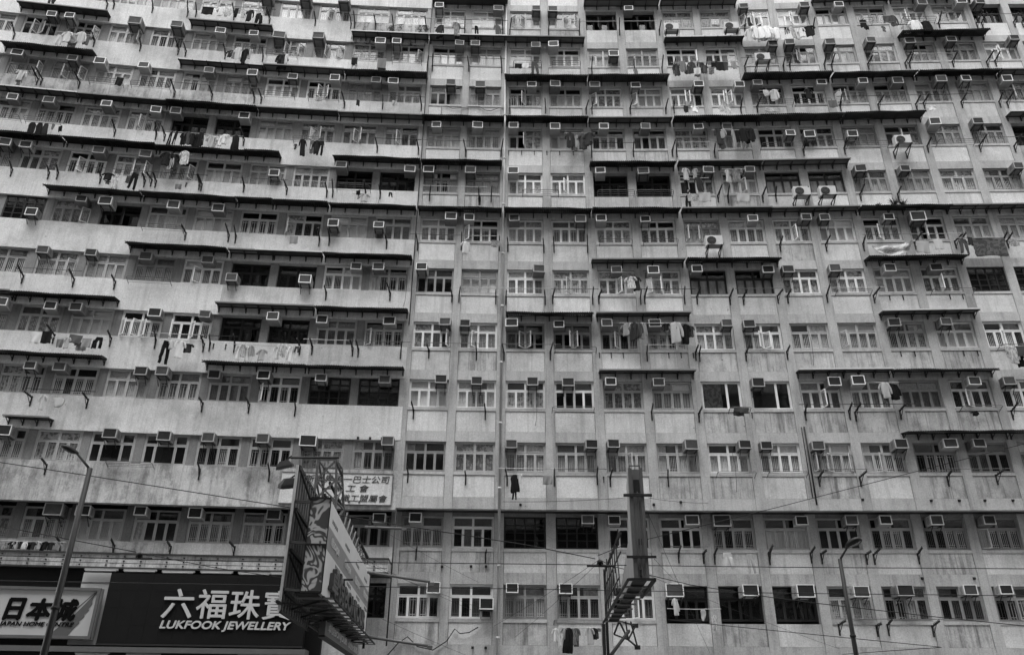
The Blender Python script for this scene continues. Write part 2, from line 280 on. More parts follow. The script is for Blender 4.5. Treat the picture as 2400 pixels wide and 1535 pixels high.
LAUNDRY = [(12,-16.5,-0.16,0.59,0.54,'w',0),(12,-15.78,-0.18,0.36,0.68,'t',8),(12,-15.47,-0.17,0.3,0.62,'t',8),(12,-14.97,-0.17,0.17,0.64,'s',0),(12,-14.63,-0.2,0.24,0.5,'s',8),(12,-14.28,-0.21,0.45,0.83,'t',0),(12,-13.78,-0.48,0.45,0.77,'p',0),(12,-24.43,-0.71,0.16,0.41,'s',1),(12,-24.18,-0.67,0.22,0.49,'s',1),(12,-13.79,-0.43,0.36,0.81,'p',0),(12,-4.05,-0.34,0.32,1.0,'t',1),(12,-3.18,-0.3,0.29,1.0,'t',5),(12,-3.03,-0.3,0.16,1.04,'s',0),(12,-2.09,-0.35,0.19,0.96,'p',0),(12,-0.95,-0.32,0.26,0.91,'t',3),(12,12.74,-0.61,0.31,0.9,'t',8),(12,12.99,-0.62,0.31,0.9,'t',9),(12,13.24,-0.63,0.31,0.94,'t',9),(12,13.49,-0.64,0.31,0.9,'t',8),(12,13.74,-0.64,0.31,0.86,'t',9),(12,13.99,-0.65,0.31,0.9,'t',9),(12,13.02,-0.58,0.31,0.9,'t',9),(12,13.3,-0.63,0.31,0.86,'t',9),(12,13.58,-0.64,0.31,0.9,'t',9),(12,13.86,-0.65,0.31,0.77,'t',8),(12,14.14,-0.66,0.34,0.86,'t',9),(12,14.63,-0.76,0.12,0.52,'s',0),(12,14.81,-0.72,0.1,0.39,'s',0),(12,15.01,-0.69,0.25,0.77,'t',7),(12,15.26,-0.69,0.25,0.77,'t',8),(12,15.48,-0.7,0.25,0.69,'t',8),(12,15.87,-0.63,0.5,0.75,'t',0),(12,18.93,-0.13,0.34,0.56,'w',0),(12,19.03,-0.61,0.25,0.26,'s',0),(12,20.2,0.0,0.37,0.48,'s',2),(12,20.46,0.04,0.31,0.82,'t',2),(12,19.92,-0.64,0.28,0.39,'s',3),(12,21.11,-0.59,0.37,0.64,'t',6),(12,21.51,-0.43,0.49,0.77,'t',8),(12,21.78,-0.92,0.31,0.43,'w',3),(12,22.13,-0.45,0.43,0.98,'t',0),(11,-23.27,-0.32,0.32,0.66,'w',7),(11,-22.92,-0.14,0.33,0.71,'t',7),(11,-22.58,-0.13,0.38,0.67,'w',6),(11,-22.25,-0.09,0.38,0.71,'t',7),(11,-21.97,-0.21,0.27,0.63,'t',3),(11,-22.67,-0.6,0.32,0.39,'s',5),(11,-14.89,-0.22,0.29,0.48,'t',1),(11,-14.69,-0.19,0.23,0.65,'t',5),(11,-14.46,-0.17,0.26,0.85,'t',7),(11,-14.2,-0.31,0.23,0.65,'t',2),(11,-14.06,-0.21,0.26,1.01,'t',0),(11,-13.86,-0.19,0.21,0.65,'t',6),(11,-12.33,-0.29,0.36,1.05,'t',0),(11,-12.11,-0.35,0.36,1.01,'t',1),(11,-11.99,-0.34,0.18,0.73,'t',7),(11,-8.44,-0.31,0.32,0.49,'w',0),(11,-8.41,-0.76,0.3,0.28,'w',7),(11,-7.0,-0.26,0.46,0.78,'w',4),(11,-6.96,-0.96,0.42,0.24,'w',0),(11,0.22,-0.35,0.37,0.33,'w',0),(11,0.6,-0.34,0.34,0.37,'w',8),(11,1.08,-0.25,0.43,0.89,'p',2),(11,6.42,-0.65,0.22,0.49,'s',4),(11,8.63,-0.26,0.28,0.82,'t',2),(11,8.88,-0.27,0.34,0.74,'t',4),(11,9.23,-0.15,0.46,0.41,'w',8),(11,9.13,-0.52,0.31,0.57,'t',3),(11,9.4,-0.28,0.28,0.82,'t',2),(11,9.66,-0.16,0.37,1.11,'t',5),(11,9.63,-0.78,0.31,0.45,'s',7),(11,9.9,-0.2,0.28,0.74,'t',1),(11,10.06,-0.46,0.21,0.57,'t',2),(11,10.39,-0.79,0.24,0.41,'s',4),(11,10.64,-0.14,0.37,0.41,'w',0),(11,10.88,-0.23,0.43,0.62,'w',0),(11,11.16,-0.19,0.37,0.62,'w',2),(11,11.6,-0.33,0.27,0.49,'s',5),(10,-24.46,-0.08,0.23,0.66,'t',7),(10,-24.26,-0.12,0.21,0.41,'s',7),(10,-24.46,-0.57,0.21,0.4,'t',4),(10,-19.82,0.01,0.33,0.53,'w',0),(10,-8.01,-0.34,0.15,0.35,'s',1),(10,-6.17,-0.23,0.21,0.31,'s',6),(10,-10.0,-0.23,0.32,0.27,'w',6),(10,8.86,-0.4,0.21,0.43,'s',1),(10,9.31,-0.41,0.27,0.39,'t',9),(10,10.67,-0.43,0.33,0.42,'s',7),(10,11.0,-0.44,0.33,0.39,'s',8),(10,13.42,0.6,0.39,0.75,'t',7),(10,13.02,0.5,0.3,0.47,'s',7),(10,13.25,-0.61,0.76,0.27,'w',7),(10,15.21,0.59,0.36,0.7,'t',0),(10,16.27,-0.3,0.41,0.46,'w',3),(10,21.22,-0.67,0.46,0.27,'s',8),(9,-23.17,-0.41,0.46,0.9,'d',0),(9,-22.84,-0.37,0.36,0.9,'d',0),(9,-22.55,-0.37,0.36,0.8,'d',1),(9,-22.2,-0.4,0.13,0.35,'s',4),(9,-21.92,-0.44,0.18,0.31,'s',0),(9,-16.75,-0.31,0.15,0.85,'p',0),(9,-16.5,-0.32,0.15,0.78,'p',0),(9,-16.15,-0.36,0.19,0.78,'t',0),(9,-15.96,-0.27,0.22,0.75,'t',2),(9,-15.76,-0.29,0.19,0.71,'t',0),(9,-15.57,-0.3,0.25,0.89,'t',0),(9,-15.34,-0.28,0.22,0.89,'t',0),(9,-15.02,-0.25,0.22,0.46,'s',6),(9,-14.82,-0.31,0.27,0.71,'t',7),(9,-14.62,-0.33,0.19,0.5,'s',7),(9,-14.45,-0.31,0.19,0.64,'t',8),(9,-14.25,-0.33,0.19,0.57,'t',8),(9,-14.09,-0.32,0.19,0.61,'t',7),(9,-13.67,-0.32,0.34,0.89,'d',0),(9,-10.78,-0.5,0.16,0.36,'s',2),(9,-10.44,-0.3,0.23,1.0,'t',0),(9,-10.21,-0.32,0.23,0.61,'t',7),(9,-9.98,-0.3,0.23,0.83,'t',3),(9,-9.75,-0.36,0.25,0.83,'t',0),(9,-9.52,-0.35,0.23,0.9,'p',0),(9,2.85,0.63,0.38,0.96,'t',1),(9,3.03,0.63,0.29,1.04,'t',4),(9,3.19,0.56,0.21,0.82,'s',6),(9,3.5,0.6,0.44,0.93,'t',2),(9,3.82,0.56,0.44,0.78,'t',1),(9,10.29,0.74,0.29,0.96,'t',1),(9,10.46,0.73,0.26,0.59,'t',5),(9,10.44,0.21,0.29,0.59,'t',3),(9,11.02,0.72,0.2,1.18,'s',5),(9,11.25,0.75,0.26,0.78,'t',0),(9,11.5,0.82,0.29,0.93,'t',0),(9,11.73,0.82,0.29,0.96,'t',0),(9,11.96,0.82,0.26,0.89,'t',0),(9,11.51,-0.03,0.23,0.44,'s',3),(8,-19.05,-0.29,0.41,0.4,'t',0),(8,-19.04,-0.66,0.25,0.2,'s',5),(8,-18.73,-0.29,0.21,0.79,'p',8),(8,-18.16,-0.24,0.26,0.43,'w',3),(8,-17.86,-0.18,0.26,0.93,'p',0),(8,-15.87,-0.58,0.24,0.27,'s',4),(8,-16.69,1.17,0.43,0.76,'t',0),(8,-16.38,1.24,0.27,0.96,'t',1),(8,-16.46,0.95,0.21,0.75,'t',6),(8,-15.88,1.35,0.35,0.83,'t',8),(8,-7.45,-0.47,0.19,0.24,'s',0),(8,-7.3,-0.6,0.33,0.3,'s',5),(8,-7.12,-0.66,0.3,0.44,'t',6),(8,-5.91,-0.5,0.19,0.27,'s',0),(8,-1.62,-0.47,0.14,0.58,'s',0),(8,8.47,1.2,0.26,0.74,'t',6),(8,8.46,0.73,0.2,0.77,'s',0),(8,8.93,1.19,0.17,0.6,'t',5),(8,9.01,0.59,0.37,0.83,'t',1),(8,8.68,-0.28,0.48,0.41,'w',7),(8,9.25,-0.28,0.56,0.55,'w',6),(8,8.46,-0.52,0.22,0.78,'p',0),(8,10.54,1.1,0.23,0.81,'t',6),(8,10.91,1.13,0.45,0.84,'t',4),(8,11.07,-0.41,0.61,0.48,'w',6),(7,-10.2,-0.29,0.37,0.41,'w',5),(7,-2.2,-0.38,0.35,0.67,'t',7),(7,-0.81,-0.25,0.41,0.35,'w',5),(7,17.59,-0.44,1.8,0.69,'h',7),(7,18.89,-0.46,0.58,0.63,'w',6),(7,19.6,-0.35,0.4,0.54,'w',7),(7,19.11,-0.4,0.21,0.38,'s',1),(7,20.78,-0.33,0.47,0.79,'p',2),(7,21.11,-0.24,0.21,0.44,'s',1),(7,21.96,-0.23,1.53,0.97,'g',3),(7,23.16,-0.28,0.42,0.38,'w',6),(6,5.39,0.65,0.43,0.64,'t',7),(6,5.63,0.68,0.37,0.73,'t',1),(5,-20.05,-0.27,0.41,0.51,'w',8),(5,-19.67,-0.21,0.39,0.56,'w',0),(5,-19.1,-0.51,0.23,0.38,'s',4),(5,-18.8,-0.43,0.23,0.51,'t',6),(5,-18.51,-0.28,0.51,0.4,'w',3),(5,-18.3,-0.57,0.28,0.38,'t',5),(5,-18.02,-0.44,0.37,0.43,'w',5),(5,-17.76,-0.42,0.19,0.4,'s',0),(5,-17.54,-0.35,0.28,0.51,'p',0),(5,-14.77,-0.36,0.29,1.05,'p',0),(5,-14.59,-0.3,0.19,0.44,'t',7),(5,-14.23,-0.28,0.29,0.82,'t',8),(5,-13.95,-0.38,0.31,0.41,'t',1),(5,-11.77,-0.35,0.2,0.68,'t',8),(5,-11.6,-0.35,0.17,0.58,'t',7),(5,-11.43,-0.37,0.2,0.71,'t',8),(5,-11.26,-0.36,0.17,0.49,'t',6),(5,-10.79,-0.48,0.39,0.52,'t',6),(5,-10.19,-0.31,0.17,0.61,'t',8),(5,-10.01,-0.31,0.17,0.55,'t',8),(5,-9.84,-0.3,0.17,0.55,'t',7),(5,-9.69,-0.32,0.2,0.58,'t',9),(5,-9.51,-0.34,0.2,0.77,'t',8),(5,-9.31,-0.36,0.2,0.28,'s',2),(5,5.07,1.11,0.31,0.61,'t',5),(5,5.23,1.11,0.21,0.49,'t',7),(5,5.41,1.08,0.36,0.86,'t',1),(5,5.61,1.08,0.26,0.69,'t',2),(5,5.8,1.11,0.28,0.83,'t',5),(5,6.83,1.05,0.21,0.32,'t',0),(5,7.19,1.08,0.52,1.03,'t',6),(5,7.47,1.05,0.36,0.66,'t',4),(5,7.7,1.02,0.34,0.97,'t',0),(5,7.93,0.99,0.21,0.55,'t',2),(5,21.26,-0.18,0.34,0.61,'t',7),(5,21.51,-0.18,0.39,0.85,'t',7),(5,21.87,-0.19,0.44,0.47,'w',2),(5,21.81,-0.6,0.34,0.49,'t',0),(4,-19.09,-0.24,0.18,0.65,'t',7),(4,-18.56,-0.29,0.4,0.4,'s',7),(4,15.79,0.98,0.36,0.74,'t',6),(4,15.76,0.45,0.29,0.42,'s',2),(4,16.01,0.98,0.19,0.53,'t',1),(4,16.18,0.95,0.32,0.74,'t',0),(4,19.26,-0.31,0.28,0.23,'s',0),(4,9.67,-0.12,0.63,0.26,'w',2),(4,9.53,-0.3,0.39,0.21,'s',1),(3,0.13,-0.23,0.28,0.74,'d',0),(3,0.15,-0.78,0.16,0.47,'p',0),(3,0.36,-0.23,0.19,0.41,'s',7),(3,1.5,-0.24,0.36,0.36,'s',5),(2,-19.46,-0.29,0.25,0.22,'w',5),(2,-19.25,-0.21,0.21,0.28,'t',6),(2,-19.08,-0.21,0.19,0.28,'t',1),(2,-18.93,-0.2,0.17,0.28,'t',6),(2,-18.81,-0.2,0.17,0.28,'t',1),(2,-18.66,-0.22,0.21,0.28,'t',8),(2,-18.47,-0.21,0.17,0.28,'t',0),(2,-18.3,-0.21,0.19,0.29,'t',1),(2,-18.13,-0.2,0.17,0.29,'t',6),(2,-17.98,-0.2,0.21,0.31,'t',0),(2,-17.84,-0.19,0.21,0.31,'t',0),(2,-17.69,-0.19,0.19,0.31,'t',1),(2,-17.45,-0.2,0.25,0.31,'t',5),(2,8.58,-0.2,0.39,0.65,'p',7),(2,9.49,-0.24,0.34,0.74,'p',6),(1,1.77,-0.36,0.2,0.5,'t',8),(1,1.94,-0.36,0.13,0.73,'p',7),(1,2.11,-0.36,0.18,0.42,'t',5),(1,2.26,-0.35,0.29,0.91,'d',0),(1,2.43,-0.35,0.18,0.62,'t',5),(1,2.55,-0.35,0.2,0.66,'t',3),(1,3.04,-0.35,0.22,0.6,'t',6),(1,3.22,-0.35,0.22,0.42,'t',1),(1,3.4,-0.35,0.18,0.13,'s',5),(1,6.36,0.74,0.13,0.64,'t',7),(1,7.45,0.35,0.2,0.42,'s',7),(1,7.83,0.14,0.2,0.55,'s',7)]
CELLS = {
12: 'L7:am;L6:am;L5:am o2;L4:ak T90;L3:am T80;L2:am T80 o1;L1:al;L0:am;M0:wl t10;M1:wl t88;R0:al T85 o0 o1;R1:al T15 o2 o3;R2:dk o1 o3;R3:dk t15 o1 o3;R4:3l;R5:3l;R6:wk T12 o0 o1 o2;R7:wm T85 o1;R8:am t70;R9:am;R10:wm t85 o1;R11:al t85;R12:dk T20;R13:dk',
11: 'L10:am o1;L9:ak t85 o1 o2;L8:gk t12 o3;L7:am T88 o3;L6:am T85;L5:al t88;L4:al t65;L3:gm T15 o1 o3;L2:gm T12 o1 o3;L1:al t85;L0:al t12 o3;M0:am t85;M1:am t15;R0:wl t83;R1:wl t16;R2:am m80;R3:gm;R4:wk o3;R5:wm;R6:al T85;R7:ak T10 o1;R8:gl T10;R9:am T15;R10:am t12;R11:al t12;R12:wl T85 o1',
10: 'L10:gm;L9:gm t30 o3;L8:gl t60 o1 o3;L7:am t10;L6:ak t10;L5:am t80;L4:gl t85;L3:wm t80;L2:wk t85 o1 o2;L1:gl t85;L0:am t15;M0:gm T65;M1:gm T35;R0:ak t70 o1;R1:am t17;R2:wl t15 o0;R3:wl t17 o0;R4:wk t85 o1 o2;R5:wm t85 o1 o2;R6:gk t15;R7:wk t85;R8:am t85 o0 o1;R9:am t65;R10:al t70;R11:al t20;R12:gl t20 o1;R13:gm',
9: 'L10:gm;L9:am t60;L8:gm t35;L7:al t70;L6:am t80 o1;L5:dk t15;L4:dm t85;L3:gl;L2:gm o1 o2;L1:gm o1 o2;L0:gm o1;M0:am t30;M1:am t30;R0:am t15 o1;R1:am t15;R2:ak t35;R3:ak t35;R4:al t70;R5:al t30;R6:ak m90;R7:ak m20;R8:gl m20;R9:gm o1;R10:gl t10;R11:gl t10;R12:dk',
8: 'L10:gm t80;L9:gm t88;L8:am t15;L7:wk t90 o1;L6:wl t85 o2 o3;L5:am o3;L4:al;L3:al m75;L2:am;L1:dk t15;L0:dm t85;M0:gm t15;M1:gm t15;R0:wl t15;R1:wm o1;R2:dk t20;R3:dk t20;R4:wm t80;R5:wm t75 o2;R6:bk;R7:bk;R8:gl T20;R9:gl T20;R10:3l;R11:gm T90',
7: 'L8:sk b85;L7:gl t75 o3;L6:dk B15 o2;L5:am t70;L4:am t65;L3:ak;L2:ak o0;L1:am m15;L0:am m15;M0:wl t85;M1:wk t15 o0;R0:wl t20;R1:wm t80;R2:wl t15;R3:wm t15;R4:gm o0 o1;R5:wl t65;R6:wl T85 o2;R7:wl T10;R8:wk t65 o1;R9:wk B20 o1;R10:al;R11:al',
6: 'L8:gm;L7:am T20 o3;L6:am T15;L5:gm t30;L4:wl t65 o1;L3:dk b10;L2:dk b80;L1:wm t85;L0:am t25;M0:gk t15;M1:gl;R0:wl t87;R1:al o1;R2:wm t50 o2;R3:wm t25 o0 o1;R4:bk t17;R5:bk t85;R6:wl T10;R7:wl T15;R8:wl t35;R9:wl t35 o1;R10:sk;R11:sk',
5: 'L9:gm t80;L8:gm t85;L7:am t80;L6:am t20;L5:wk t85 o0 o1 o2;L4:wk t85 o0 o2 o3;L3:dk;L2:dm t15;L1:am t15;L0:ak t65 o0;M0:wm T85 o3;M1:wl T15 o1;R0:gk t15 o1 o2;R1:gk t15 o1 o2;R2:ak t15 o1;R3:am t17;R4:wl T80;R5:wm T15 o1 o2;R6:am;R7:am o0;R8:am T10;R9:wm T20;R10:wk o1',
4: 'L8:gm t15;L7:ak t75;L6:ak t20;L5:am T90;L4:am T15;L3:am t15;L2:wk t15 o0;L1:sm t30;L0:sm t65 o0;M0:wl T80;M1:wm T50;R0:wm T68;R1:wk T35;R2:al t17;R3:al t15;R4:xk;R5:xk T12;R6:wm t80 o2;R7:wm t15;R8:gm;R9:wk t50 o1;R10:wk T15',
3: 'L8:gk;L7:am B60;L6:am;L5:pk T50;L4:pk T50;L3:ak T30;L2:ak T35;L1:gl B15;L0:gm T85;M0:gk;M1:al;R0:al T15;R1:al T85;R2:am T15 o2;R3:am T80;R4:wm T85;R5:wm T13;R6:am T10 o0 o1 o3;R7:am T85 o1;R8:gk t80;R9:gk t20;R10:gm',
2: 'L7:gm t60;L6:am B75;L5:am t10;L4:am t20;L3:am t20;L2:am t75;L1:gm;L0:gk t75;M0:ak t35;M1:wk;R0:sk;R1:sk t75;R2:wk t15;R3:wk t75;R4:ak B20;R5:am t85;R6:ak t75;R7:ak t30;R8:gk t25;R9:gm t20 o0',
1: 'L0:dk;M0:wk t85;M1:wk m85;R0:gm t20;R1:ak t18;R2:wk o2;R3:dk B20;R4:dk B65;R5:dk B65;R6:am B65 o2;R7:gk B40;R8:gk t65;R9:gk t20 o2',
}
STRAPS = {5: [3.88,4.4,4.93,6.94,7.48,8.02,17.04,17.64,19.73,20.33,-13.0,-12.48],9: [-0.24,0.41,1.06,1.69,2.34,3.02],6: [17.12,17.72,19.8,20.37],8: [-15.7],3: [3.82],4: [10.24]}

def wallY(x): return sum(c * x ** (4 - i) for i, c in enumerate(PLAN))
EYE = 1.6
RECESS = 0.7
def sill_z(n): return EYE + (3.68 if n == 1 else 6.37 if n == 2 else 9.32 + 2.8 * (n - 3))
H = 1.29
cells = []      # (kind, index, left, right)
for k in range(11, -1, -1): cells.append(('L', k, -6.60 - 2.105 * k, -6.60 - 2.105 * k + 1.755))
cells += [('M', 0, -4.43, -2.72), ('M', 1, -2.37, -.66)]
for k in range(14): cells.append(('R', k, -.26 + 2.115 * k, -.26 + 2.115 * k + 1.72))
bounds = [cells[0][2] - .18]
for a, c in zip(cells, cells[1:]): bounds.append((a[3] + c[2]) / 2)
bounds.append(cells[-1][3] + .2)
class Cell: pass
CE = {}
CLIST = []
for i, (kd, k, l, r) in enumerate(cells):
    c = Cell(); c.kind = kd; c.k = k; c.l = l; c.r = r; c.b0, c.b1 = bounds[i], bounds[i + 1]; c.i = i
    c.p0 = Vector((c.b0, wallY(c.b0), 0)); c.p1 = Vector((c.b1, wallY(c.b1), 0))
    t = (c.p1 - c.p0); c.wid = t.length; c.t = t.normalized(); c.rz = math.atan2(c.t.y, c.t.x); c.n = Vector((-c.t.y, c.t.x, 0))
    c.name = kd + str(k); CE[c.name] = c; CLIST.append(c)
def at(x, out=0.0, z=0.0):
    # a point on the wall at x, `out` metres in front of it; also the wall's angle there
    for c in CLIST:
        if x <= c.b1 or c is CLIST[-1]: break
    u = (x - c.b0) / (c.b1 - c.b0)
    p = c.p0.lerp(c.p1, u) - c.n * out
    return Vector((p.x, p.y, z)), c.rz, c
ORD = ['first', 'second', 'third', 'fourth', 'fifth', 'sixth', 'seventh', 'eighth', 'ninth', 'tenth', 'eleventh', 'twelfth', 'thirteenth', 'fourteenth', 'fifteenth']
def side(c):
    n = {'L': c.k + 2, 'M': 1 - c.k, 'R': c.k}[c.kind]
    return ORD[n], ('away from shop signs' if c.kind == 'R' else 'towards shop signs')
def where(c, n, what='window'):
    o, s = side(c)
    return '%s %s from drainpipe %s, %s row up' % (o, what, s, ORD[n - 1])
def seen(c, n, margin=300):
    p, _, _ = at((c.l + c.r) / 2, 0, sill_z(n) + .6)
    q = cam.matrix_world.inverted() @ p
    x = 1200 + 1867 * q.x / -q.z; y = 767 - 1867 * q.y / -q.z
    return -margin < x < 2400 + margin and -margin < y < 1535 + margin

# ------------------------------------------------------------------ ground and setting
mb = MB(); mb.box(-90, 90, -60, 25.5, -.3, 0); tag(link('road', mb.mesh('road', 'asphalt')), kind='structure')
mb = MB(); mb.box(-90, 90, 25.5, 60, -.3, .13); tag(link('pavement', mb.mesh('pavement', 'pave')), kind='structure')

LB = tag(empty('apartment_building', (-15, 31, 0)), 'concrete apartment block with plain pale bands and dark piers, above the jewellery sign', 'apartment building', 'tower blocks facing the road')
RB = tag(empty('apartment_building', (12, 32, 0)), 'concrete apartment block with grey pilasters framing inset pale panels, behind the tall drainpipe', 'apartment building', 'tower blocks facing the road')
def bld(c): return LB if c.kind == 'L' else RB
def put(name, me, c, loc, rz, **k):
    b = bld(c); return link(name, me, b, Vector(loc) - b.location, rz, **k)
def wpt(c, n):
    # lower left corner of a window on the wall face
    p, rz, _ = at(c.l, -RECESS if n < 3 else 0.0, sill_z(n)); p2 = c.p0.lerp(c.p1, (c.l - c.b0) / (c.b1 - c.b0)) + c.n * (RECESS if n < 3 else 0)
    return Vector((p2.x, p2.y, sill_z(n))), c.rz

# towers on the other side of the road, behind the camera: unseen, made tall and close-set to darken the lower floors; the glass reflects them
for x0, x1, y1, h in ((-72, -44, -5.5, 66), (-43.5, -19, -5, 72), (-18.5, 3, -5.5, 68), (3.5, 22, -5, 76), (22.5, 44, -5.5, 70), (44.5, 72, -5, 72)):
    mb = MB(); mb.box(x0, x1, -24, y1, .13, h)
    for k in range(int((h - 6) / 3)):
        mb.cur = 0; mb.box(x0 - .1, x1 + .1, y1 + .01, y1 + .5, 5 + k * 3, 6.2 + k * 3)
        mb.cur = 1; mb.box(x0 + .4, x1 - .4, y1 + .02, y1 + .12, 6.25 + k * 3, 7.9 + k * 3)
    tag(link('opposite_building', mb.mesh('opposite_building', 'pilaster', 'steel')), kind='structure')

# backing walls behind everything (closes the rooms off from the street)
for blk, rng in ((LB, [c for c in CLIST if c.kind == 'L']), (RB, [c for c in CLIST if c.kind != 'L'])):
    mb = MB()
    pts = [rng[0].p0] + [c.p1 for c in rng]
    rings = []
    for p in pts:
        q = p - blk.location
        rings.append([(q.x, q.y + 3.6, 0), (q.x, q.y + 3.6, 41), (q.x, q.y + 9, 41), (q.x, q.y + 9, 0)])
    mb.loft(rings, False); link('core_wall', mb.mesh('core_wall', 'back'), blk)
    # roof slab and overhang slab above the second row of windows
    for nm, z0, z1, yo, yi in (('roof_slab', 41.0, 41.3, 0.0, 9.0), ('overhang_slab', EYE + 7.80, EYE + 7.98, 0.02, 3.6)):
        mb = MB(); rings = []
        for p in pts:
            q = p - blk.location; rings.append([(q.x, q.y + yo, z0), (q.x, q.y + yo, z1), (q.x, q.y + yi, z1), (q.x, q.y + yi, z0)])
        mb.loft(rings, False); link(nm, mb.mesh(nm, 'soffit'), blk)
    # street level wall
    mb = MB(); rings = []
    for p in pts:
        q = p - blk.location; rings.append([(q.x, q.y + RECESS, 0), (q.x, q.y + RECESS, EYE + 2.735), (q.x, q.y + 3.6, EYE + 2.735), (q.x, q.y + 3.6, 0)])
    mb.loft(rings, False); link('street_wall', mb.mesh('street_wall', 'pilaster'), blk)
    # plain wall above the last row that shows
    mb = MB(); rings = []
    for p in pts:
        q = p - blk.location; rings.append([(q.x, q.y, EYE + 37.5), (q.x, q.y, 41), (q.x, q.y + .3, 41), (q.x, q.y + .3, EYE + 37.5)])
    mb.loft(rings, False); link('upper_wall', mb.mesh('upper_wall', 'band' if blk is LB else 'panel'), blk)

# --- grid block: pilasters
W0 = 1.72
def pil(i, z0, z1, rec, proud, name='pilaster', mat='pilaster'):
    a, b = CLIST[i], CLIST[i + 1]
    x = a.b1; wd = b.l - a.r
    p = a.p1 - (a.n + b.n) / 2 * (proud - rec)
    mb = MB(); mb.box(-wd / 2, wd / 2, 0, .3, 0, z1 - z0)
    return put(name, mb.mesh(name, mat), b, (p.x, p.y, z0), (a.rz + b.rz) / 2)
iM = CE['M0'].i
for i in range(iM - 1, len(CLIST) - 1):
    pil(i, EYE + 7.79, EYE + 37.5, 0, .03)
    pil(i, .14, EYE + 7.80, RECESS, .03)
# --- grid block: panels, bands
def boxmesh(name, x0, x1, y0, y1, z0, z1, mat):
    mb = MB(); mb.box(x0, x1, y0, y1, z0, z1); return mb.mesh(name, mat)
ME_panel = boxmesh('spandrel_panel', .014, W0 - .014, 0, .25, -1.045, -.14, 'panel')
ME_panel_low = boxmesh('spandrel_panel_low', .014, W0 - .014, 0, .25, -.94, -.12, 'panel')
ME_lintel = boxmesh('lintel_band', .006, W0 - .006, -.014, .25, H + .003, H + .455, 'lintel')
ME_lintel2 = boxmesh('lintel_band_second', .006, W0 - .006, -.014, .25, H + .003, H + .14, 'lintel')
ME_edge = boxmesh('overhang_edge', .006, W0 - .006, -.014, .25, -1.53, -1.055, 'lintel')
ME_sill = boxmesh('window_sill', .004, W0 - .004, -.03, .16, -.128, -.004, 'lintel')
for c in CLIST[iM:]:
    for n in range(1, 14):
        if not seen(c, n): continue
        p, rz = wpt(c, n); sx = (c.r - c.l) / W0
        mt = 'panel'
        r = random.random()
        if n in (3, 4, 5) and c.kind == 'R' and c.k >= 4: mt = 'panel_dirty' if r < .55 else 'panel'
        elif n <= 2: mt = 'panel_dirty' if r < .4 else 'panel'
        else: mt = 'panel_clean' if r < .35 else 'panel' if r < .9 else 'panel_dirty'
        if n < 13 or True: put('spandrel_panel', ME_panel_low if n < 3 else ME_panel, c, p, rz, sx=sx, mat=mt)
        if n < 13: put('lintel_band', ME_lintel2 if n == 2 else ME_lintel, c, p, rz, sx=sx, mat='lintel' if n > 2 else 'pier' if n == 2 else 'pilaster')  # second row takes the darker pier tone as painted shade of the overhang
        if n == 3: put('overhang_edge', ME_edge, c, p, rz, sx=sx)
# --- banded block: spandrel bands per flat (two windows each), piers between windows
iL = [c for c in CLIST if c.kind == 'L']
def band(cs, z0, z1, out, depth, mat, rec=0.0, name='spandrel_band'):
    mb = MB(); rings = []
    pts = [cs[0].p0] + [c.p1 for c in cs]
    for j, p in enumerate(pts):
        nn = (cs[max(j - 1, 0)].n + cs[min(j, len(cs) - 1)].n) / 2
        a = p - nn * (out - rec) - LB.location; b = p + nn * (depth + rec) - LB.location
        rings.append([(a.x, a.y, z0), (a.x, a.y, z1), (b.x, b.y, z1), (b.x, b.y, z0)])
    mb.loft(rings, False)
    return link(name, mb.mesh(name, mat), LB)
for a in range(0, 12, 2):
    cs = [CE['L%d' % (a + 1)], CE['L%d' % a]]
    for n in range(2, 14):
        if not (seen(cs[0], n, 500) or seen(cs[1], n, 500)): continue
        z1 = sill_z(n) - .004
        if n == 13: z0 = sill_z(12) + H
        elif n == 3: z0 = EYE + 7.70
        elif n == 2: z0 = EYE + 5.60
        else: z0 = sill_z(n - 1) + H + .003
        mt = random.choice(['band', 'band', 'band_clean'])
        if n == 12 and a == 0: mt = 'band_mold'
        elif n == 3: mt = 'band_dirty'
        elif n in (10, 13) and a >= 4: mt = 'band_dirty'
        elif n == 4 and a == 0: mt = 'band_clean'
        elif n <= 4 and a >= 4: mt = 'band_dirty' if n < 4 else 'band'
        if n == 13: z1 = EYE + 37.5
        band(cs, z0, z1, .05 if n > 2 else .05, .25, mt, RECESS if n == 2 else 0)
for j, c in enumerate(iL):
    for n in range(1, 13):
        if not seen(c, n): continue
        wd = (CLIST[c.i + 1].l - c.r) if c.k else .215
        rec = RECESS if n < 3 else 0
        nn = c.n
        q = c.p1 + nn * (.05 + rec)
        if c.k == 0: x0, x1 = -.215, 0.0
        else: x0, x1 = -wd / 2, wd / 2
        me = boxmesh('pier', x0, x1, 0, .2, 0, H + (.16 if n == 2 else 0), 'pier')
        put('pier', me, c, (q.x, q.y, sill_z(n)), (c.rz + CLIST[c.i + 1].rz) / 2 if c.k else c.rz)

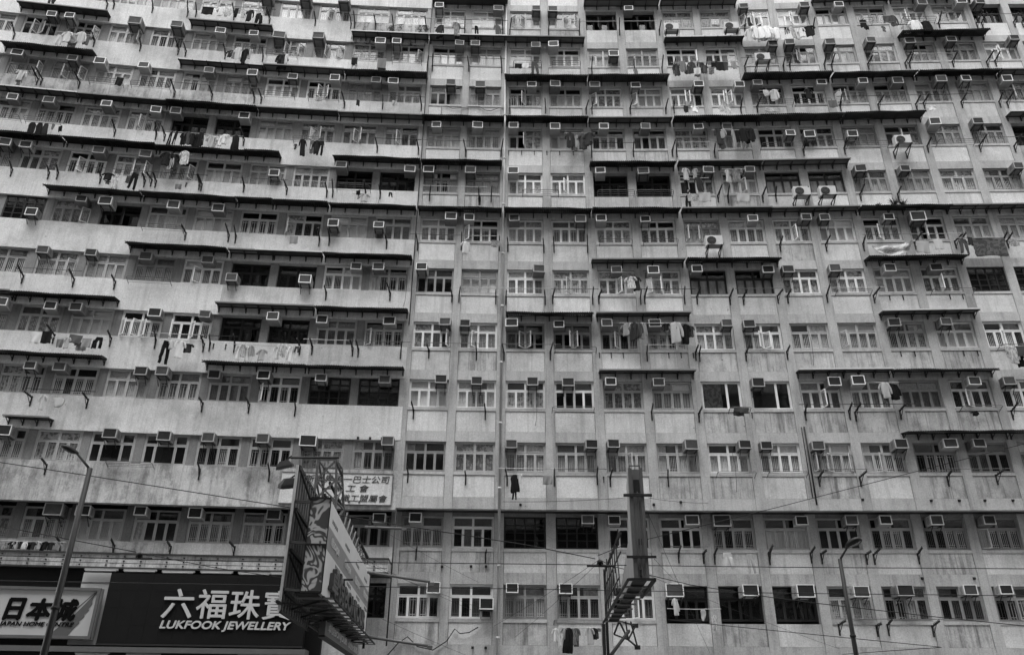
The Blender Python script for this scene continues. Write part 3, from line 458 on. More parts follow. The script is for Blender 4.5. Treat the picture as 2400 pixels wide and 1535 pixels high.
# ------------------------------------------------------------------ windows
ZT = .84
def wtemplate(t):
    fr = MB(); panes = []; low = []
    y0 = {'d': .30, 's': .06, 'b': .10}.get(t, .075)
    F = .045
    def rim(x0, x1, z0, z1, w_, ya, yb):
        fr.box(x0, x1, ya, yb, z0, z0 + w_); fr.box(x0, x1, ya, yb, z1 - w_, z1)
        fr.box(x0, x0 + w_, ya, yb, z0 + w_, z1 - w_); fr.box(x1 - w_, x1, ya, yb, z0 + w_, z1 - w_)
    rim(.004, W0 - .004, .002, H - .002, F, y0, y0 + .08)
    ya, yb = y0 - .012, y0 + .05
    def row(z0, z1, cuts, sash, lo):
        for i in range(len(cuts) - 1):
            x0, x1 = cuts[i] * (W0 - 2 * F) + F, cuts[i + 1] * (W0 - 2 * F) + F
            if i: fr.box(x0 - .014, x0 + .014, y0 + .002, y0 + .07, z0, z1)
            a, b = x0 + .016, x1 - .016
            if sash: rim(a, b, z0 + .006, z1 - .006, sash, ya, yb)
            g = sash * .8
            panes.append((a + g, b - g, z0 + g, z1 - g, y0 + .02))
            if lo: low.append((a, b, z0 + .006, z1 - .006))
    if t == 'x':
        row(F, H - F, [0, .66, 1], .03, False)
    elif t == 's':
        for i in range(4):
            row(F + i * (H - 2 * F) / 4, F + (i + 1) * (H - 2 * F) / 4, [0, .25, .5, .75, 1], .012, False)
    else:
        cl = {'3': [0, .333, .667, 1], 'p': [0, .25, .73, 1]}.get(t, [0, .25, .5, .75, 1])
        cu = {'p': [0, .3, .7, 1]}.get(t, [0, .5, 1])
        fr.box(F, W0 - F, y0 + .001, y0 + .07, ZT - .02, ZT + .02)
        row(F, ZT - .02, cl, .032, True); row(ZT + .02, H - F, cu, .026, False)
    return fr, panes, low, y0
FRM = {'a': 'alu', 'w': 'alu_white', 'g': 'alu_dull', 'd': 'steel', 's': 'steel', 'x': 'alu_white', 'p': 'alu', '3': 'alu', 'b': 'steel'}
TPL = {}
def template(t):
    key = 'a' if t in 'awg' else t
    if key not in TPL:
        fr, panes, low, y0 = wtemplate(key)
        pm = []
        for (x0, x1, z0, z1, y) in panes:
            mb = MB(); mb.box(x0, x1, y, y + .008, z0, z1); pm.append(mb.mesh('pane', GL[0]))
        gm = None
        if low:
            mb = MB(); g = .010; y = y0 + .055
            for j, (a, b, z0, z1) in enumerate(low):
                q = (b - a)
                for f in (.22, .40, .60, .78): mb.box(a + q * f - g, a + q * f + g, y, y + .012, z0 + .05, z1 - .05)
                for f in (.10, .22, .86, .94): mb.box(a + q * .12, b - q * .12, y + .003, y + .01, z0 + (z1 - z0) * f - g, z0 + (z1 - z0) * f + g)
            gm = mb.mesh('window_grille', 'grille')
            # a second pattern: plain bars
            mb = MB()
            for j, (a, b, z0, z1) in enumerate(low):
                q = (b - a)
                for f in (.2, .5, .8): mb.box(a + q * f - g, a + q * f + g, y, y + .012, z0 + .04, z1 - .04)
                mb.box(a + q * .2, b - q * .2, y + .003, y + .01, z1 - .12, z1 - .12 + 2 * g)
                mb.box(a + q * .2, b - q * .2, y + .003, y + .01, z0 + .10, z0 + .10 + 2 * g)
            gm = (gm, mb.mesh('window_grille_plain', 'grille'))
        TPL[key] = (fr.mesh('window_frame_' + key, 'alu'), pm, low, y0, gm)
    return TPL[key]
def curtain_mesh(x0, x1, z0, z1, seed, amp=.018):
    rnd = random.Random(seed); mb = MB(); n = max(6, int((x1 - x0) / .035)); ph = rnd.random() * 6; k = rnd.uniform(45, 75)
    rows = []
    for j in range(5):
        f = j / 4; z = z1 + (z0 - z1) * f; r = []
        for i in range(n + 1):
            x = x0 + (x1 - x0) * i / n
            r.append((x + .02 * math.sin(3 * f + i) * f, amp * (.5 + .5 * f) * math.sin(k * x + ph + 1.3 * f * math.sin(5 * x + ph)), z))
        rows.append(r)
    vs = [p for r in rows for p in r]; m_ = n + 1
    fs = [(j * m_ + i, j * m_ + i + 1, (j + 1) * m_ + i + 1, (j + 1) * m_ + i) for j in range(4) for i in range(n)]
    mb.add(vs, fs, True)
    return mb.mesh('curtain', CUR[0])
CURM = {'full': [curtain_mesh(.03, W0 - .03, .03, H - .04, s) for s in range(3)],
        'low': [curtain_mesh(.03, W0 - .03, .03, ZT + .02, 10 + s) for s in range(2)],
        'left': [curtain_mesh(.03, f, .03, H - .05, 20 + f) for f in (.42, .66, .9)],
        'right': [curtain_mesh(f, W0 - .03, .03, H - .05, 30 + f) for f in (.82, 1.06, 1.3)],
        'half': [curtain_mesh(.05, W0 - .05, .40, H - .05, 40)]}
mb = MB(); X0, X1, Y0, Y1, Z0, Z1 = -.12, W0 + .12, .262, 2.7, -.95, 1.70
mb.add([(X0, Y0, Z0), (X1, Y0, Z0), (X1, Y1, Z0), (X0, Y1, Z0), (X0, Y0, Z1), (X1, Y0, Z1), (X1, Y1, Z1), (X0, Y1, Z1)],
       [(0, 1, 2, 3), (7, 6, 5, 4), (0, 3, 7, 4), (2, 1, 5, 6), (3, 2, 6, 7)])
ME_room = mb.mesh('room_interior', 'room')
SASH = {}
def sash_mesh(w_, h_, hinge):
    key = (round(w_, 3), hinge)
    if key not in SASH:
        mb = MB(); s = .034; a, b = (0, w_) if hinge > 0 else (-w_, 0)
        mb.box(a, b, -.02, .02, 0, s); mb.box(a, b, -.02, .02, h_ - s, h_); mb.box(a, a + s, -.02, .02, s, h_ - s); mb.box(b - s, b, -.02, .02, s, h_ - s)
        mb.cur = 1; mb.box(a + s * .8, b - s * .8, -.004, .004, s * .8, h_ - s * .8)
        q = b - a; mb.cur = 0
        for f in (.3, .5, .7): mb.box(a + q * f - .006, a + q * f + .006, .01, .018, s + .03, h_ - s - .03)
        SASH[key] = mb.mesh('open_sash', 'alu', GL[2])
    return SASH[key]
ACS = []
def make_window(c, n, spec):
    tok = spec.split(); t, tone = tok[0][0], tok[0][1]
    fm, pm, low, y0, gm = template(t)
    p, rz = wpt(c, n); sx = (c.r - c.l) / W0
    win = put('window', fm, c, p, rz, sx=sx, mat=FRM[t])
    opens = []
    for q in tok[1:]:
        if q[0] == 'o': opens.append(int(q[1]))
        else: ACS.append((c, n, q))
    dark = t in 'ds'
    for i, me in enumerate(pm):
        if low and i < len(low) and i in opens: continue
        if n == 2 and low and i >= len(low): g = GLD  # second-row transoms: dark glass paints in the overhang's shadow
        elif t == 'b': g = GLF if i < 4 else GLD
        elif dark: g = GLD if t == 'd' else GLD
        elif tone == 'k': g = random.choice([GL[0], GL[1], GLD])
        elif tone == 'l': g = random.choice([GL[0], GL[2], GL[2], GL[1]])
        else: g = random.choice([GL[0], GL[1], GL[1], GL[2]])
        link('pane', me, win, mat=g)
    for i in opens:
        if i >= len(low): continue
        a, b, z0, z1 = low[i]; hinge = 1 if i % 2 == 0 else -1
        ang = rad(random.uniform(35, 80)) * (-1 if hinge > 0 else 1)
        o = link('open_sash', sash_mesh(b - a, z1 - z0, hinge), win, (a if hinge > 0 else b, y0 - .03, z0), ang)
        if t in 'w': o.material_slots[0].link = 'OBJECT'; o.material_slots[0].material = M['alu_white']
        if t in 'd': o.material_slots[0].link = 'OBJECT'; o.material_slots[0].material = M['steel']
    if gm and t in 'awg3' and random.random() < .88: link('window_grille', gm[0] if random.random() < .7 else gm[1], win, mat=random.choice(['grille', 'grille', 'ac_dirty']))
    r = random.random(); cur = None
    if tone == 'l': cur = [random.choice(CURM['full'] + CURM['full'] + CURM['low'])]
    elif tone == 'm':
        if r < .38: cur = [random.choice(CURM['full'] + CURM['low'])]
        elif r < .56: cur = [random.choice(CURM['left']), random.choice(CURM['right'])]
        elif r < .66: cur = [random.choice(CURM['left'])]
        elif r < .76: cur = [random.choice(CURM['right'])]
        else: cur = [random.choice(CURM['full'])]
    elif tone == 'k' and r < .5 and not dark: cur = [random.choice(CURM['left'] + CURM['right'])]
    elif t == 'd' and r < .5: cur = [random.choice(CURM['left'] + CURM['right'])]
    cm = random.choice(CUR[:4]) if tone != 'k' else random.choice(CUR[2:])
    if tone == 'l': cm = random.choice(CUR[:3])
    for me in cur or ():
        link('curtain', me, win, (0, .185 if t != 'd' else .6, 0), mat=cm)
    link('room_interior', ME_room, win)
    if c.kind != 'L' and t not in 'd': link('window_sill', ME_sill, win)
    elif c.kind == 'L': link('window_sill', boxmesh_L, win)
boxmesh_L = boxmesh('window_sill_plain', .0, W0, .02, .2, -.03, .001, 'pier')
for n, row in CELLS.items():
    for item in row.split(';'):
        nm, spec = item.strip().split(':')
        make_window(CE[nm], n, spec)
listed = {(n, it.strip().split(':')[0]) for n, row in CELLS.items() for it in row.split(';')}
for c in CLIST:
    for n in range(1, 13):
        if (n, c.name) in listed or (c.kind == 'L' and n == 1) or not seen(c, n, 110): continue
        make_window(c, n, random.choice(['am', 'al', 'ak', 'gm']) + ' t%d' % random.choice([15, 80]))

# ------------------------------------------------------------------ window air conditioners
def ac_parts(w_, h_, d_):
    mb = MB(); b = .012
    # casing with chamfered edges
    ring = lambda y, k: [(-w_ / 2 + k, y, -h_ / 2), (w_ / 2 - k, y, -h_ / 2), (w_ / 2, y, -h_ / 2 + k), (w_ / 2, y, h_ / 2 - k), (w_ / 2 - k, y, h_ / 2), (-w_ / 2 + k, y, h_ / 2), (-w_ / 2, y, h_ / 2 - k), (-w_ / 2, y, -h_ / 2 + k)]
    mb.loft([ring(-d_, b), ring(.12, b)], False)
    case = mb.mesh('casing', 'ac')
    mb = MB(); s = .034; y0, y1 = -d_ - .022, -d_ - .001
    mb.box(-w_ / 2, w_ / 2, y0, y1, -h_ / 2, -h_ / 2 + s); mb.box(-w_ / 2, w_ / 2, y0, y1, h_ / 2 - s * .8, h_ / 2)
    mb.box(-w_ / 2, -w_ / 2 + s, y0, y1, -h_ / 2 + s, h_ / 2 - s * .8); mb.box(w_ / 2 - s, w_ / 2, y0, y1, -h_ / 2 + s, h_ / 2 - s * .8)
    rim = mb.mesh('face_rim', 'ac_rim')
    mb = MB(); y = -d_ - .006
    mb.box(-w_ / 2 + s, w_ / 2 - s, y, y + .004, -h_ / 2 + s, h_ / 2 - s * .8)
    k = 9
    for i in range(1, k): x = -w_ / 2 + s + (w_ - 2 * s) * i / k; mb.box(x - .003, x + .003, y - .006, y - .001, -h_ / 2 + s, h_ / 2 - s * .8)
    for i in range(1, 6): z = -h_ / 2 + s + (h_ - 1.8 * s) * i / 6; mb.box(-w_ / 2 + s, w_ / 2 - s, y - .009, y - .0065, z - .003, z + .003)
    coil = mb.mesh('coil', 'ac_coil')
    mb = MB()
    for sx in (-1, 1):
        for i in range(6):
            z = -h_ * .28 + i * h_ * .11; x = sx * (w_ / 2 + .003)
            mb.box(min(x, x - sx * .002), max(x, x - sx * .002), -d_ * .75, -d_ * .3, z, z + .014)
    louv = mb.mesh('side_louvre', 'ac_coil')
    mb = MB()
    for x in (-w_ * .36, w_ * .36):
        mb.box(x - .015, x + .015, -d_ * .95, .05, -h_ / 2 - .03, -h_ / 2 - .002)
        mb.bar((x, -d_ * .85, -h_ / 2 - .03), (x, .02, -h_ / 2 - .30), .022)
    mb.box(-w_ * .36, w_ * .36, -d_ * .8, -d_ * .75, -h_ / 2 - .028, -h_ / 2 - .004)
    br = mb.mesh('support_bracket', 'rust')
    return case, rim, coil, louv, br
AC_STD = ac_parts(.51, .375, .44); AC_BIG = ac_parts(.64, .45, .54)
seen_cell = {}
for (c, n, q) in ACS:
    kind, u = q[0], int(q[1:]) / 100
    big = kind == 'B' or (kind == 'T' and n >= 11 and c.kind == 'L')
    parts = AC_BIG if big else AC_STD
    zc = {'t': H - .205, 'T': H - .205, 'B': H - .25, 'm': .52, 'b': .20}[kind] + random.uniform(-.02, .02)
    p, rz = wpt(c, n); wd = c.r - c.l
    u = min(max(u, .15 if not big else .19), .85 if not big else .81)
    loc = p + c.t * (u * wd) + Vector((0, 0, zc))
    th = empty('air_conditioner', loc, rz + rad(random.uniform(-3, 3)))
    q_ = random.uniform(.92, 1.1); th.scale = (q_, random.uniform(.85, 1.15), random.uniform(.94, 1.08) * q_); th.rotation_euler.x = rad(random.uniform(-3, 1))
    dirty = kind in 'T' or random.random() < .30
    adj = ('large ' if big else '') + ('grimy' if dirty else 'pale rimmed')
    if kind in 'mb': adj = 'low ' + adj
    tag(th, '%s air conditioner, %s' % (adj, where(c, n)), 'air conditioner', 'window air conditioners on the tower fronts')
    link('casing', parts[0], th, mat='ac_dirty' if dirty or random.random() < .35 else 'ac')
    link('face_rim', parts[1], th, mat='ac_rim_dirty' if dirty else 'ac_rim')
    link('coil', parts[2], th, mat='ac_coil_dusty' if random.random() < .35 else 'ac_coil')
    link('side_louvre', parts[3], th)
    if kind in 'TBmb' or random.random() < .3: link('support_bracket', parts[4], th)

# outdoor condensing units on brackets
mb = MB(); mb.box(-.39, .39, -.30, -.0, 0, .55); ME_cu = mb.mesh('cabinet', 'cabinet')
mb = MB(); ring = lambda r, y: [(-.12 + r * math.cos(a * math.pi / 10), y, .275 + r * math.sin(a * math.pi / 10)) for a in range(20)]
mb.loft([ring(.215, -.304), ring(.215, -.309)], False); ME_cud = mb.mesh('fan_opening', 'ac_coil')
mb = MB()
for r in (.05, .10, .155, .21):
    rr = ring(r, -.318); mb.tube(rr + rr[:1], .006, 4)
for a in range(4):
    d = Vector((math.cos(a * math.pi / 4), 0, math.sin(a * math.pi / 4))) * .21; o = Vector((-.12, -.318, .275)); mb.bar(o - d, o + d, .008)
ME_cug = mb.mesh('fan_grille', 'frame_mid')
mb = MB()
for x in (-.3, .3):
    mb.box(x - .02, x + .02, -.42, .35, -.045, -.005); mb.bar((x, -.38, -.04), (x, .30, -.42), .035); mb.box(x - .02, x + .02, .28, .33, -.45, 0)
mb.box(-.36, .36, -.40, -.36, -.05, -.01); ME_cub = mb.mesh('support_bracket', 'rust')
mb = MB(); mb.tube([(.36, -.1, .3), (.46, -.1, .3), (.5, 0, .25), (.5, .3, .3), (.48, .32, .9)], .022, 5); ME_cup = mb.mesh('refrigerant_pipe', 'pole')
for nm, n, u, z in (('R4', 12, .20, -.85), ('R5', 12, .85, -.85), ('R6', 11, .42, -.35), ('R9', 9, .28, -.42), ('R6', 8, .84, -.62), ('R7', 8, .32, -.62), ('R4', 7, .70, -.55)):
    c = CE[nm]; p, rz = wpt(c, n)
    th = tag(empty('condensing_unit', p + c.t * (u * (c.r - c.l)) - c.n * .34 + Vector((0, 0, z)), rz), 'white fan unit below ' + where(c, n), 'condensing unit', 'outdoor fan units bracketed to the wall')
    for me in (ME_cu, ME_cud, ME_cug, ME_cub, ME_cup): link(me.name.split('.')[0], me, th)

# ------------------------------------------------------------------ awnings
mb = MB(); mb.bar((0, -.01, -.30), (0, -.01, .02), .05); mb.bar((0, 0, .0), (0, -.55, -.135), .03); mb.bar((0, -.01, -.24), (0, -.34, -.1), .024); ME_awb = mb.mesh('bracket', 'rust')
for n, lst in AWNINGS.items():
    for (xa, xb, kind) in lst:
        xm = (xa + xb) / 2; p, rz, c = at(xm, (.05 if xm < -4.6 else .03) - (RECESS if n < 3 else 0), sill_z(n) + H + .40)
        a, b = at(xa)[0], at(xb)[0]; Lh = (b - a).length / 2
        rz = math.atan2((b - a).y, (b - a).x)
        th = empty('awning', p, rz); th.rotation_euler = (0, rad(random.uniform(-.35, .35)), rz)
        i0 = at(xa + .6)[2]; i1 = at(xb - .6)[2]
        o0, s0 = side(i0); o1, s1 = side(i1)
        if s0.startswith('tow'): o0, o1 = o1, o0
        rng = '%s and %s windows' % (o0, o1) if o0 != o1 else '%s window' % o0
        if s0 != s1: rng, s0 = 'two windows flanking the drainpipe', ''
        nm = 'corrugated' if kind == 'c' else 'flat'
        tag(th, ('%s awning over %s %s' % (nm, rng, (('from drainpipe ' + s0 + ', ') if s0 else ', ') + ORD[n - 1] + ' row up')).replace(' ,', ','), 'awning', 'awnings over the windows')
        mb = MB(); D = random.uniform(.60, .72) if kind == 'c' else random.uniform(.46, .56); dr = random.uniform(.12, .17) if kind == 'c' else .08
        nx = int(2 * Lh / .025) if kind == 'c' else 10
        rows = []
        jag = random.Random(int(xa * 100) + n)
        for j in range(2):
            r = []
            for i in range(nx + 1):
                x = -Lh + 2 * Lh * i / nx
                z = .02 * math.sin(i * math.pi / 2) if kind == 'c' else 0
                z += .012 * math.sin(x * 2.1 + n)
                r.append((x, .0 if j == 0 else -D + (.012 * math.sin(x * 3.7 + n * 2) if kind == 'c' else 0), z - dr * j + .02))
            rows.append(r)
        top = rows[0] + rows[1]; k = nx + 1
        th_ = .008 if kind == 'c' else .014
        bot = [(x, y, z - th_) for x, y, z in top]
        fs = []
        for i in range(nx): fs += [(i, i + k, i + k + 1, i + 1), (2 * k + i, 2 * k + i + 1, 3 * k + i + 1, 3 * k + i), (k + i, 3 * k + i, 3 * k + i + 1, k + i + 1), (i, i + 1, 2 * k + i + 1, 2 * k + i)]
        fs += [(0, 2 * k, 3 * k, k), (k - 1, 2 * k - 1, 4 * k - 1, 3 * k - 1)]
        mb.add(top + bot, fs)
        link('sheet', mb.mesh('awning_sheet', random.choice(['corr', 'corr_dark']) if kind == 'c' else random.choice(['flat', 'flat', 'corr'])), th)
        mb = MB(); mb.box(-Lh, Lh, -D + .03, -D + .07, -dr - .04, -dr - .012); mb.box(-Lh, Lh, -.04, -.004, -.045, -.002)
        link('rail', mb.mesh('awning_rail', 'rust'), th)
        if kind == 'f':
            mb = MB(); mb.box(-Lh - .01, Lh + .01, -D - .022, -D - .002, -dr - .01, -dr + .055); link('gutter', mb.mesh('awning_gutter', random.choice(['gutter', 'flat', 'ac_dirty'])), th)
        nb = max(2, int(2 * Lh / .62)) if n > 3 or kind == 'c' else 3
        for i in range(nb + 1): link('bracket', ME_awb, th, (-Lh + .06 + (2 * Lh - .12) * i / nb, 0, 0))

# ------------------------------------------------------------------ pole brackets, drying poles, tube racks
def br_mesh(seed):
    r = random.Random(seed); mb = MB(); L = r.uniform(.58, .76); up = r.uniform(.0, .16)
    mb.box(-.028, .028, -.03, .004, -.5, -.06)
    a, b = Vector((0, -.01, -.12)), Vector((0, -L, -.12 + up)); mb.bar(a, b, .05)
    for i in range(5): q = a.lerp(b, .25 + .18 * i); mb.box(-.012, .012, q.y - .012, q.y + .012, q.z, q.z + .075)
    mb.bar((0, -.01, -.43), a.lerp(b, .62), .02)
    return mb.mesh('pole_bracket', 'iron')
BRM = [br_mesh(i) for i in range(5)]
def facepos(x, n, out, z):
    base = .05 if x < -4.64 else .03
    return at(x, base + out - (RECESS if n < 3 else 0), sill_z(n) + z)
usedlab = {}
for n, xs in BRACKETS.items():
    xs = sorted(xs)
    for x in xs:
        p, rz, c = facepos(x, n, 0, random.uniform(-.1, .0))
        u = (x - c.b0) / (c.b1 - c.b0)
        pos = ('near edge of' if (u < .33) == (c.kind == 'R') else 'far edge of') if (u < .33 or u > .67) else 'mid'
        lab = 'pole bracket, %s %s' % (pos, where(c, n, 'sill'))
        usedlab[lab] = usedlab.get(lab, 0) + 1
        if usedlab[lab] > 1: lab = lab.replace('pole', 'neighbouring', 1) if usedlab[lab] == 2 else lab.replace('pole', 'spare', 1)
        o = link('pole_bracket', random.choice(BRM), None, p, rz + rad(random.uniform(-9, 9)))
        tag(o, lab, 'bracket', 'iron pole brackets under the sills')
    for a, b in zip(xs, xs[1:]):
        if .9 < b - a < 2.5 and random.random() < (.45 if n > 2 else .3):
            pa, pb = facepos(a - random.uniform(.1, .5), n, .46, .03)[0], facepos(b + random.uniform(.1, .5), n, .46, .03)[0]
            mb = MB(); m_ = (pa + pb) / 2; mb.tube([pa - m_, Vector((0, 0, -.012)), pb - m_], .015, 5)
            o = link('drying_pole', mb.mesh('drying_pole', random.choice(['pole', 'tube', 'tube', 'iron'])), None, m_)
            cc = at((a + b) / 2)[2]
            lab = 'bare drying pole before %s' % where(cc, n)
            usedlab[lab] = usedlab.get(lab, 0) + 1
            if usedlab[lab] > 1: lab = lab.replace('bare', 'second', 1)
            tag(o, lab, 'pole', 'drying poles across the brackets')
for n, lst in RACKS.items():
    for a, b in lst:
        p, rz, c = facepos((a + b) / 2, n, 0, -.10); Lh = (b - a) / 2
        th = tag(empty('laundry_rack', p, rz), 'bent tube laundry rack below %s' % where(c, n), 'laundry rack', 'tube racks under the sills')
        D = .44
        mb = MB(); mb.tube([(-Lh, 0, -.10), (-Lh, -D * .85, .02), (-Lh + .07, -D, .04), (Lh - .07, -D, .04), (Lh, -D * .85, .02), (Lh, 0, -.10)], .014, 6); link('outer_rail', mb.mesh('outer_rail', 'tube'), th)
        for f in (.25, .5, .75):
            mb = MB(); mb.tube([(-Lh, -D * f, -.10 + .14 * f), (Lh, -D * f, -.10 + .14 * f)], .009, 5); link('inner_rail', mb.mesh('inner_rail', 'tube'), th)

# ------------------------------------------------------------------ laundry: each garment hangs by itself
def loft_panel(mb, rows, th=.5, n=14, fold=.0, seed=0):
    # rows: (z, x0, x1); closed flattened rings with folds
    r = random.Random(seed); ph = r.random() * 6; rings = []
    for j, (z, x0, x1) in enumerate(rows):
        ring = []; c = (x0 + x1) / 2; h = (x1 - x0) / 2
        for k in range(n):
            a = 2 * math.pi * k / n
            x = c + h * math.cos(a)
            y = th * math.sin(a) * (.55 + .45 * math.sin(j * .7 + ph)) + fold * math.sin(x * 15 + ph + j * .35) * min(1, j / 2)
            ring.append((x, y, z))
        rings.append(ring)
    mb.loft(rings)
def garment(t, seed):
    r = random.Random(seed); mb = MB(); j = lambda s: r.uniform(-s, s)
    if t == 't':
        mb_rows = [(0, -.10, .10), (-.05, -.26, .26), (-.14, -.30, .30), (-.35, -.29, .29), (-.65, -.30 + j(.03), .30), (-.9, -.31, .32 + j(.03)), (-1 + j(.03), -.30, .31)]
        loft_panel(mb, mb_rows, .35, 16, .35, seed)
        for s in (-1, 1):
            rows = []
            ln = r.choice([.34, .40, .7, .85])
            for i in range(5):
                f = i / 4; z = -.06 - ln * f; x = s * (.25 + .17 * min(1, f * 1.6) + j(.015)); wd = .10 - .02 * f
                rows.append((z, x - wd, x + wd))
            loft_panel(mb, rows, .3, 10, .2, seed + s)
    elif t == 'p':
        loft_panel(mb, [(0, -.34, .34), (-.1, -.36, .36), (-.22, -.40, .40), (-.32, -.42, .42)], .4, 16, .2, seed)
        for s in (-1, 1):
            rows = []
            for i in range(6):
                f = i / 5; z = -.28 - .72 * f; x = s * (.22 + (.10 + j(.05)) * f) + j(.02); wd = .19 - .05 * f
                rows.append((z, x - wd, x + wd))
            loft_panel(mb, rows, .35, 10, .25, seed + s)
    elif t == 'd':
        loft_panel(mb, [(0, -.12, .12), (-.06, -.34, .34), (-.2, -.42, .42), (-.45, -.40, .42), (-.7, -.46, .46), (-.9, -.5, .48), (-1, -.47, .44)], .45, 18, .4, seed)
    elif t == 's':
        loft_panel(mb, [(0, -.32, .30), (-.15, -.46, .42 + j(.1)), (-.45, -.40 + j(.1), .46), (-.75, -.34, .30 + j(.12)), (-1, -.16 + j(.1), .14)], .6, 14, .5, seed)
    elif t in 'wg':
        rows = [(-i / 7, -.5 + j(.015), .5 + j(.015)) for i in range(8)]
        # a folded-over cloth: flat panel with gentle waves
        n = 18; vs = []; fs = []
        for a, (z, x0, x1) in enumerate(rows):
            for k in range(n + 1):
                x = x0 + (x1 - x0) * k / n
                vs.append((x, .5 * math.sin(x * 9 + seed + .3 * a) * (a / 7) - .35 * (1 - a / 7), z + .02 * math.sin(x * 7 + seed) * (a / 7)))
        m_ = len(vs); vs += [(x, y + .4 + .2 * (i // (n + 1)) / 7, z * .93) for i, (x, y, z) in enumerate(vs)]
        k = n + 1
        for a in range(7):
            for i in range(n):
                q = a * k + i; fs += [(q, q + 1, q + k + 1, q + k), (m_ + q, m_ + q + k, m_ + q + k + 1, m_ + q + 1)]
        for i in range(n): fs += [(i, m_ + i, m_ + i + 1, i + 1), (7 * k + i, 7 * k + i + 1, m_ + 7 * k + i + 1, m_ + 7 * k + i)]
        for a in range(7): fs += [(a * k, (a + 1) * k, m_ + (a + 1) * k, m_ + a * k), (a * k + n, m_ + a * k + n, m_ + (a + 1) * k + n, (a + 1) * k + n)]
        mb.add(vs, fs, True)
    else:   # large sheet caught at both ends, sagging in swags
        n = 30; rows = 9; vs = []; fs = []
        for a in range(rows):
            f = a / (rows - 1)
            for k in range(n + 1):
                x = -.5 + k / n; sag = (1 - (2 * x) ** 2)
                z = -f * (.42 + .58 * sag ** .7) - .16 * sag * (1 - f)
                vs.append((x * (1 - .12 * f), .22 * math.sin(f * 9 + 2 * sag) * sag + .3 * math.sin(x * 11 + f * 3), z))
        m_ = len(vs); vs += [(x, y + .25, z) for x, y, z in vs]; k = n + 1
        for a in range(rows - 1):
            for i in range(n):
                q = a * k + i; fs += [(q, q + 1, q + k + 1, q + k), (m_ + q, m_ + q + k, m_ + q + k + 1, m_ + q + 1)]
        mb.add(vs, fs, True)
    return mb.mesh('garment_' + t, CL[5][0])
GM = {t: [garment(t, 10 * i + ord(t)) for i in range(4 if t in 'tps' else 2)] for t in 'tpsdwgh'}
GN = {'t': ('shirt', 'shirt'), 'p': ('trousers', 'trousers'), 's': ('small_garment', 'garment'), 'd': ('long_coat', 'coat'), 'w': ('towel', 'towel'), 'g': ('rug', 'rug'), 'h': ('bed_sheet', 'sheet')}
TN = ['black', 'black', 'dark', 'dark', 'grey', 'grey', 'pale', 'pale', 'white', 'white']
cnt = {}
LAUNDRY.sort(key=lambda a: (a[0], a[1]))
for (n, x, dz, wd, ht, t, tone) in LAUNDRY:
    out = .5 + random.uniform(-.12, .12)
    p, rz, c = at(x, out - (RECESS if n < 3 else 0), sill_z(n) + dz)
    if t in 'tpd' and wd < .34: wd = max(wd * 1.25, .2)
    o = link(GN[t][0], random.choice(GM[t] if t != 's' else random.choice([GM['t'], GM['t'], GM['w'], GM['w'], GM['s'], GM['p']])), None, p, rz + (rad(random.uniform(-28, 28)) if t in 'tpsd' else rad(random.uniform(-4, 4))))
    o.scale = (wd * (1.4 if t == 't' else 1.15 if t in 'pds' else 1.0), {'t': .09, 'p': .09, 's': .06, 'd': .12, 'w': .04, 'g': .05, 'h': .16}[t], ht)
    o.rotation_euler.y = rad(random.uniform(-5, 5))
    o.material_slots[0].link = 'OBJECT'; o.material_slots[0].material = CL[tone][1 if t == 'g' or random.random() < .25 else 0]
    key = (n, c.name); cnt[key] = cnt.get(key, 0) + 1
    side_, _s = side(c)
    tag(o, '%s %s, %s piece below %s' % (TN[tone], GN[t][1], ORD[min(cnt[key], 15) - 1], where(c, n)), GN[t][1], 'laundry hung out on the poles')
# lengths of pole that carry the laundry
runs = {}
for (n, x, dz, wd, ht, t, tone) in LAUNDRY: runs.setdefault(n, []).append((x, dz))
for n, l in runs.items():
    l.sort(); cur = [l[0]]; groups = []
    for a in l[1:]:
        if a[0] - cur[-1][0] < 1.1: cur.append(a)
        else: groups.append(cur); cur = [a]
    groups.append(cur)
    for g in groups:
        if len(g) < 3: continue
        xa, xb = g[0][0] - .3, g[-1][0] + .3
        zz = sorted(a[1] for a in g)[len(g) // 2] + .02
        pa, pb = [at(v, .5 - (RECESS if n < 3 else 0), sill_z(n) + zz)[0] for v in (xa, xb)]; m_ = (pa + pb) / 2
        mb = MB(); mb.tube([pa - m_, (0, 0, -.02), pb - m_], .014, 5)
        o = link('laundry_pole', mb.mesh('laundry_pole', 'pole'), None, m_)
        cc = at((xa + xb) / 2)[2]
        tag(o, 'pole carrying hung washing before %s' % where(cc, n), 'pole', 'poles carrying washing')

# ------------------------------------------------------------------ plants growing on an awning
p, rz, c = at(18.15, .45, sill_z(7) + H + .36)
for k, (dx, s, nm) in enumerate(((0, 1.0, 'tufted wild grass clump sprouting from the corrugated awning, eighth row window below'), (.42, .75, 'smaller spiky weed beside the grass clump on the corrugated awning'), (-.75, .35, 'tiny weed at the edge of the corrugated awning near the grass clump'))):
    mb = MB(); r = random.Random(k)
    for i in range(60):
        a = r.random() * 6.28; ln = r.uniform(.2, .48) * s; b = Vector((math.cos(a) * .05, math.sin(a) * .05, 0)); lean = r.uniform(.25, .95)
        d = Vector((math.cos(a) * lean, math.sin(a) * lean, 1)).normalized(); s_ = Vector((-math.sin(a), math.cos(a), 0)) * .012
        q = b + d * ln * .55; e = b + d * ln + Vector((math.cos(a), math.sin(a), -.6)) * ln * .25
        mb.add([b - s_, b + s_, q + s_, q - s_, e], [(0, 1, 2, 3), (3, 2, 4)])
    tag(link('weed_plant', mb.mesh('weed_plant', 'leaf'), None, p + c.t * dx, rz), nm, 'plant', 'weeds on the awning')

